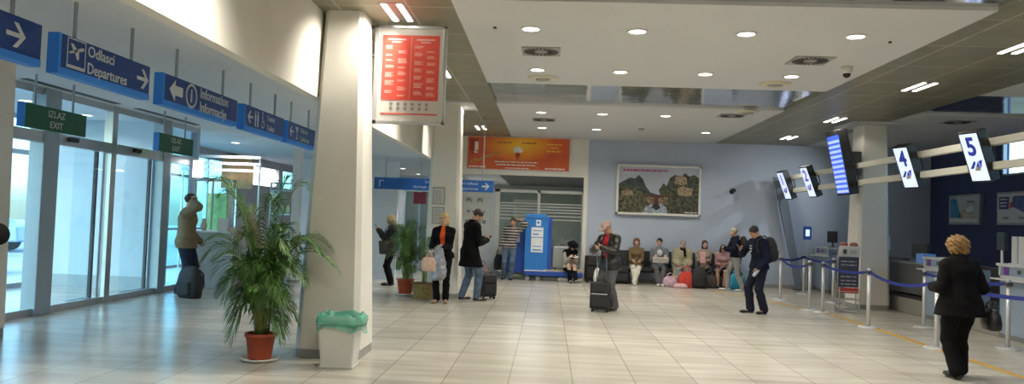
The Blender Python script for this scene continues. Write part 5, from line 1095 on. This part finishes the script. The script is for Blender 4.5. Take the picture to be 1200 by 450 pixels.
# 4 blonde woman
r=Rig(1.71,fem=True,head=2,rh=(.16,.24,1.02),lh=(-.02,.28,1.04),rhd=(-.25,.35,-.9),lhd=(.8,.5,-.3),rp=(.5,-1,-.9),lp=(-.5,-1,-.9),curl=1.1,rf=(.085,.03,.077),lf=(-.07,-.03,.077),toe=14)
t=person('blonde woman in a black blazer and orange top in front of the far column',-1.95,14.35,176,r,PALE,.0075); hair(t,r,'bob',hblond); garment(t,r,CL('cloth_orange',(.70,.09,.02)),name='top',g=.004,arms=.3,hem=.86,bump=.001); garment(t,r,blackc,name='blazer',g=.018,hem=.84,openw=.048); trousers(t,r,blackc,g=.006,flare=.022); shoes(t,r,tans)
p=W(t,r,(.19,.30,.60)); b_=bag('handbag','pink beige handbag carried by the blonde woman','bag',p.x,p.y,R(170),.29,.15,.26,CL('bag_rose',(.58,.38,.30)),z=.60,top=.8)
p=W(t,r,(.0,.25,.52)); F_c=Fld(V3(-.25,-.25,-.1),V3(.25,.25,.65),.012)
o=T('folded_jacket','shiny silver grey jacket draped over the arm of the blonde woman','jacket',(p.x,p.y-.03,.50),R(176)); F_c.rc(V3(-.02,0,.05),V3(.04,0,.50),.11,.07,.03); F_c.rc(V3(.08,.0,.0),V3(.06,.0,.45),.07,.06,.03); F_c.rc(V3(-.08,0,.12),V3(.0,.0,.54),.05,.05,.03); F_c.bump(.016,32,3)
F_c.cut(V3(0,.085,0),(0,1,0)); F_c.cut(V3(0,-.05,0),(0,-1,0)); F_c.mesh('cloth',mat('cloth_silver',(.30,.32,.36),.28,.3,var=.2,scale=12),o)
# 5 man in long dark coat, seen from behind
r=Rig(1.84,lean=5,head=32,hyaw=-25,rh=(.10,.32,1.18),lh=(-.12,.34,1.20),curl=.9,rf=(.17,.10,.083),lf=(-.12,-.08,.083),rp=(.6,-.7,-.9),lp=(-.6,-.7,-.9))
t=person('man in a long dark coat and jeans seen from behind, looking down',-1.52,14.98,-58,r,TAN,.0085); hair(t,r,'short',hbrown); garment(t,r,blackc,name='coat',g=.026,hem=.66,skirt=(.64,.245,.20),collar=.03); trousers(t,r,jeans,g=.012); shoes(t,r,leathers); phone(t,r,1,'phone held by the man in the long dark coat',off=(-.06,.03,.02))
# 6 striped man leaning on the cabinet
def stripes():
    m,nt,b=newmat('striped_knit'); L=nt.links.new; tc=nt.nodes.new('ShaderNodeTexCoord'); w=nt.nodes.new('ShaderNodeTexWave'); w.bands_direction='Z'; w.inputs['Scale'].default_value=4.2; w.inputs['Distortion'].default_value=.6; rp=nt.nodes.new('ShaderNodeValToRGB'); rp.color_ramp.interpolation='CONSTANT'; rp.color_ramp.elements[0].color=(.035,.025,.03,1); rp.color_ramp.elements[1].position=.55; rp.color_ramp.elements[1].color=(.42,.38,.36,1)
    L(tc.outputs['Object'],w.inputs[0]); L(w.outputs['Fac'],rp.inputs[0]); L(rp.outputs[0],b.inputs['Base Color']); b.inputs['Roughness'].default_value=.9; return m
r=Rig(1.70,lean=3,side=-9,head=15,hyaw=-12,lh=(-.22,.06,1.60),lp=(-1,.3,-.6),lhd=(.5,.1,.5),rh=(.26,.0,.80),rf=(.13,0,.077),lf=(-.06,.10,.077))
t=person('man in a striped sweater leaning his elbow on the blue machine',-1.02,20.62,178,r,TAN,.01); hair(t,r,'short',hbrown); garment(t,r,stripes(),name='sweater',g=.016,hem=.86); trousers(t,r,jeans,g=.014); shoes(t,r,leathers)
# 7 woman in black hat sitting on the platform
r=Rig(1.62,fem=True,sit=.30,lean=16,head=38,rh=(.10,.34,.66),lh=(-.06,.36,.66),curl=.8,rf=(.08,.36,.073),lf=(-.02,.52,.10),lk=(.2,1,.8),hipy=-.02)
t=person('person in a black hat and beige jacket reading, seated on the blue platform',.60,20.60,195,r,PALE,.01); hair(t,r,'long',hblack); garment(t,r,CL('cloth_cream',(.42,.37,.31)),g=.022,hem=.38); garment(t,r,blackc,name='scarf',g=.028,arms=0,hem=.62,openw=0,bump=.008); trousers(t,r,blackc,g=.006,name='leggings'); shoes(t,r,greyt)
A=r.HA; c=r.hc; F=Fld(c-.2,c+.24,.009); F.el(c+A@V3(0,-.01,.075),(.092,.108,.075),A); F.el(c+A@V3(0,0,.045),(.155,.165,.014),A,.02); F.mesh('hat',blackc,t)
w=W(t,r,(.02,.46,.68)); o=T('book','open white booklet read by the person in the black hat','book',w,R(195)); m=MB(); m.box(-.11,-.07,0,0,.07,.012,rot=Matrix.Rotation(R(12),3,'Y')).box(0,-.07,0,.11,.07,.012,rot=Matrix.Rotation(R(-12),3,'Y')); m.build('pages',mat('paper',(.75,.77,.8)),o)
# 8 older man in leather jacket
r=Rig(1.68,lean=3,head=34,rh=(.07,.27,1.17),lh=(-.07,.30,1.15),rhd=(-.3,.8,.1),lhd=(.4,.8,.1),curl=.9,build=1.08,rf=(.10,.04,.076),lf=(-.10,-.05,.076),rp=(1,-.2,-.8),lp=(-1,-.2,-.8))
t=person('older man in a black leather jacket and red shirt looking at his phone',1.16,14.3,132,r,TAN,.0075); hair(t,r,'grey_balding',hgrey); garment(t,r,CL('cloth_red',(.40,.02,.03)),name='shirt',g=.006,arms=0,hem=.80,bump=.001); garment(t,r,leather,g=.030,hem=.76,openw=.075,skirt=(.74,.21,.165)); trousers(t,r,greyt,g=.020,flare=.024); shoes(t,r,leathers); cap(t,r,CL('cap_plaid',(.42,.30,.27),.3,30)); phone(t,r,1,'phone held by the older man in the leather jacket',off=(-.07,.03,.02))
A=r.HA; c=r.hc; m=MB()
for q in (1,-1):
    ce=c+A@(V3(q*.030,.098,.008)); m.tube([tuple(ce+A@V3(.021*math.cos(a),0,.016*math.sin(a))) for a in [2*PI*k/12 for k in range(13)]],.002,5); m.tube([tuple(c+A@V3(q*.050,.095,.010)),tuple(c+A@V3(q*.074,.02,.010))],.002,5)
m.build('glasses',dark,t)
# 9..15 seated travellers
def sit(label,x,y,rz,skin=PALE,h=1.62,fem=True,hs='bob',hm=hbrown,top=None,tr=None,sh=None,topg=.012,**k):
    k.setdefault('rh',(.10,.30,.62)); k.setdefault('lh',(-.10,.32,.62)); k.setdefault('curl',.8)
    r=Rig(h,fem=fem,sit=.40,**k); t=person(label,x,y,rz,r,skin,.010); 
    if hs: hair(t,r,hs,hm)
    garment(t,r,top,g=topg,hem=.47)
    if tr: trousers(t,r,tr,g=.010)
    shoes(t,r,sh or leathers); return t,r
sit('seated woman with auburn hair, olive jacket and white trousers',2.40,20.98,176,hm=hred,top=CL('cloth_olive',(.17,.12,.06)),tr=CL('cloth_white_trousers',(.62,.60,.52)),sh=whites,rf=(.02,.46,.073),lf=(.06,.52,.073),lean=2,head=5)
t,r=sit('seated dark-haired traveller in a grey hoodie with white shoes holding white paper',3.02,20.98,178,h=1.66,fem=False,hs='short',hm=hblack,top=CL('cloth_hoodie',(.16,.18,.22)),tr=greyt,sh=whites,rf=(.05,.50,.075),lf=(-.02,.56,.075),head=2,hyaw=-20,rh=(.16,.30,.74),lh=(-.16,.30,.74))
F=Fld(r.chest-.18,r.chest+.18,.012); F.el(r.chest+r.fw*.085,(.085,.05,.10),r.TA); F.mesh('shirt_front',CL('cloth_white',(.60,.60,.60)),t)
w=W(t,r,(0,.36,.66)); o=T('paper_sheet','wide white paper held on the lap of the traveller in the grey hoodie','paper',w,R(178)); MB().box(-.21,-.02,-.07,.21,.02,.09,rot=Matrix.Rotation(R(-25),3,'X')).build('sheet',CL('paper_cream',(.62,.60,.54),.03),o,bevel=.012)
sit('seated traveller wrapped in a long beige coat with a dark scarf',3.62,20.96,180,h=1.62,fem=False,hs='short',hm=hgrey,top=CL('cloth_khaki',(.36,.33,.22)),tr=CL('cloth_pale_blue',(.30,.35,.40)),topg=.045,lean=10,head=12,rh=(.16,.34,.58),lh=(-.14,.36,.58))
t_=[o for o in bpy.data.objects if o.name.startswith('person')][-1]; r=Rig(1.62,sit=.40,lean=10,head=12); F=Fld(r.nb-.25,r.nb+.25,.011); F.el(r.nb+r.sp*.012,(.115,.115,.055),r.TA); F.rc(r.nb+r.fw*.10-r.rt*.03,r.chest+r.fw*.155-r.rt*.05,.040,.030,.04); F.bump(.008,40,1); F.mesh('scarf',blackc,t_)
F=Fld(V3(-.35,-.1,.05),V3(.35,.55,.8),.014); F.rc(V3(.14,.16,.62),V3(.18,.34,.20),.12,.10,.05); F.rc(V3(-.12,.16,.62),V3(-.12,.30,.36),.12,.09,.05); F.bump(.012,22,2); F.mesh('coat_tails',MATS['cloth_khaki'],t_)
t,r=sit('seated woman with long dark hair and beige jacket holding a pink pouch',4.22,20.96,178,hs='long',hm=hbrown,top=CL('cloth_beige_jacket',(.34,.28,.22)),tr=jeansd,rf=(.04,.42,.073),lf=(-.10,.48,.073),head=0,rh=(.12,.28,.72),lh=(-.06,.30,.70))
w=W(t,r,(.10,.37,.72)); o=T('pouch','pink and white pouch held by the woman with long dark hair','pouch',w,R(178)); m=MB(); m.rbox((0,0,.06),(.15,.07,.30),.03); m.build('body',CL('pouch_pink',(.68,.40,.42),.2),o,bevel=.02)
t,r=sit('seated girl with black hair and pink top leaning forward with bare legs',4.70,20.92,165,TAN,1.56,True,'long',hblack,top=CL('cloth_pink',(.45,.27,.28)),lean=20,head=35,hyaw=20,rf=(.08,.40,.07),lf=(-.05,.36,.07),rh=(.08,.34,.62),lh=(-.08,.34,.62))
lo,hi=r.bounds(); F=Fld(lo,hi,.013); F.el(r.pel,(.17,.13,.14),r.TA,.04)
for q in (1,-1): F.rc(r.hip[q],r.hip[q]+(r.kn[q]-r.hip[q])*.55,.098,.082,.04)
F.cut(r.pel+r.sp*.08,r.sp); F.mesh('shorts',CL('cloth_shorts',(.22,.25,.28)),t)
sit('dark-haired traveller seated behind the standing backpacker',5.02,21.0,150,TAN,1.66,False,'short',hblack,top=CL('cloth_slate',(.07,.09,.12)),tr=blackc,head=5,hyaw=15,rh=(.10,.34,.64),lh=(-.1,.36,.66))
# 16 standing backpacker
r=Rig(1.62,lean=2,head=4,rh=(.08,.28,1.08),lh=(-.08,.30,1.08),rf=(.10,.16,.073),lf=(-.10,-.18,.073),fem=True,rp=(1,-.3,-.7),lp=(-1,-.3,-.7),curl=.9)
t=person('standing traveller in a navy jacket and light grey trousers with a brown backpack',4.76,19.75,92,r,PALE,.009); hair(t,r,'short',mat('hair_ash',(.36,.32,.25),.6,var=.3,scale=50)); garment(t,r,navyc,g=.024,hem=.86,collar=.03); trousers(t,r,CL('cloth_light_grey',(.30,.30,.29)),g=.010); shoes(t,r,whites)
F=Fld(c*0+V3(-.25,-.45,.9),V3(.25,.0,1.5),.012); F.el(V3(0,-.19,1.20),(.13,.10,.20),None); F.el(V3(0,-.27,1.12),(.10,.05,.11),None,.02)
w=W(t,r,(0,0,0)); o=T('backpack','brown black backpack worn by the standing traveller in navy','bag',(w.x,w.y,0),t.rotation_euler.z); F.bump(.004,40,1); F.mesh('body',CL('pack_brown',(.05,.04,.035)),o)
for q in (1,-1): MB().tube([(q*.09,-.12,1.34),(q*.10,-.02,1.41),(q*.10,.10,1.34),(q*.11,.12,1.2),(q*.12,.02,1.06),(q*.1,-.13,1.04)],.013).build('strap',black,o)
# 17 young man in dark sportswear
r=Rig(1.70,lean=4,head=36,rh=(.10,.30,1.20),lh=(-.20,.16,.86),rhd=(-.1,.9,.2),lhd=(.1,.5,-.85),rp=(1,-.3,-.7),lp=(-.6,-1,-.1),rf=(.10,.10,.077),lf=(-.10,-.06,.077),curl=1.0,toe=12)
t=person('young man in dark sportswear with a backpack looking at his phone',4.0,14.75,112,r,TAN,.0075); hair(t,r,'short',hblack); garment(t,r,navyc,g=.026,hem=.84,collar=.05); trousers(t,r,CL('cloth_track',(.013,.015,.028)),g=.018,flare=.024,name='track_trousers'); shoes(t,r,leathers); phone(t,r,1,'phone held by the young man in dark sportswear',off=(-.02,.03,.02))
m=MB(); m.M=Matrix.Translation(tuple(r.chest+r.fw*.155+V3(.03,0,-.01)))@Matrix.Rotation(R(-20),4,'Z')
for q in range(3): m.box(-.05,-.012,.02-q*.05,.05,.0,.05-q*.05)
m.build('chest_print',CL('print_pale',(.35,.36,.38),.3),t)
F=Fld(r.hip[1]-.25,r.hip[1]+.3,.01); K=r.kn[1]; H_=r.hip[1]; d_=(K-H_); F.rc(H_+d_*.25+V3(.055,.05,0),H_+d_*.8+V3(.045,.045,0),.034,.026,.01); F.mesh('trouser_print',CL('print_pale',(.35,.36,.38)),t)
w=W(t,r,(0,0,0)); o=T('backpack','black backpack worn by the young man in dark sportswear','bag',(w.x,w.y,0),t.rotation_euler.z); F=Fld(V3(-.26,-.55,.8),V3(.26,.0,1.6),.012); F.el(V3(0,-.23,1.20),(.15,.13,.25),None); F.el(V3(0,-.33,1.12),(.12,.06,.14),None,.02); F.bump(.004,38,2); F.mesh('body',blk,o)
for q in (1,-1): MB().tube([(q*.09,-.14,1.40),(q*.11,-.02,1.47),(q*.11,.13,1.38),(q*.12,.15,1.22),(q*.14,.02,1.06),(q*.1,-.15,1.02)],.014).build('strap',black,o)
w=W(t,r,r.hand[-1]+r.hd[-1]*.08); o=T('water_bottle','small clear water bottle in the hand of the young man in dark sportswear','bottle',w,R(30)); m=MB(); m.M=Matrix.Rotation(R(50),4,'Y'); m.lathe([(.028,-.10),(.032,-.09),(.032,.05),(.014,.085),(.014,.10)],n=16); m.build('bottle',mat('bottle_plastic',(.45,.52,.60),.15,var=.1),o,smooth=True); m=MB(); m.M=Matrix.Rotation(R(50),4,'Y'); m.cyl((0,0,.10),(0,0,.118),.016,n=12); m.build('cap',blu,o)
# 18 curly-haired woman walking away
r=Rig(1.61,fem=True,lean=3,head=4,build=1.18,rh=(.19,.20,1.00),lh=(-.20,.20,1.00),rhd=(-.4,.8,-.1),lhd=(.4,.8,-.1),rp=(.45,-1,-.8),lp=(-.45,-1,-.8),rf=(.085,.12,.073),lf=(-.085,-.10,.082),toe=6)
t=person('woman with curly blond hair in a long black coat walking away, seen from behind',4.68,8.96,4,r,PALE,.007); hair(t,r,'curly',hcurl,.007); garment(t,r,blackc,name='coat',g=.030,hem=.70,skirt=(.66,.285,.21),collar=.045,res=.011); trousers(t,r,blackc,g=.020,flare=.028); shoes(t,r,leathers)
bag('handbag','black handbag hanging at the right side of the curly-haired woman','bag',5.0,8.92,R(80),.34,.14,.24,mat('bag_black',(.012,.012,.013),.4,var=.1),z=.56,top=.8)
# 19 person at the left edge
r=Rig(1.80,lean=2,head=5,rh=(.10,.20,1.40),lh=(-.10,.22,1.44),rp=(1,.3,-.3),lp=(-1,.3,-.3),curl=.9)
t=person('person in black with a cap, almost wholly outside the left edge',-4.12,4.9,-80,r,TAN,.01); hair(t,r,'short',hblack); garment(t,r,blackc,g=.03,hem=.85,skirt=(.8,.22,.17)); trousers(t,r,blackc,g=.02); shoes(t,r,leathers); cap(t,r,blackc)
# ---- nest the small pieces under the part that carries them
NEST={'display':'casing','number':'casing','logo':'casing','text_rows':'casing','header_text':'casing','lettering':'panel','arrow':'panel','plane_icon':'panel','information_icon':'panel','letter_i':'panel','toilet_icons':'panel','glass_icon':'panel','end_cap':'panel','soil':'pot','belt_clip':'head','printed_lines':'red_sheet','ban_icons':'backing','wheel':'shell','top_grip':'shell','front_pocket':'shell','reflective_band':'shell','pull_handle':'shell','slots':'plate','sticker':'front_panel','paper_label':'front_panel','card_reader':'front_panel','sheet_print':'instruction_sheets','payment_panel':'control_cabinet','instruction_sheets':None,'panel_text':'dark_panel','header_icons':'header','chest_print':'jacket','trouser_print':'track_trousers','lit_face':'panel','tube':'housing','diffuser':'ring'}
for o in list(bpy.data.objects):
    if o.parent is None or o.parent.parent is not None: continue
    k=o.name.split('.')[0]; tgt=NEST.get(k)
    if not tgt: continue
    sib=[c for c in o.parent.children if c.name.split('.')[0]==tgt and c is not o]
    if sib and not any(g.parent is o for g in bpy.data.objects if g.parent): o.parent=sib[0]
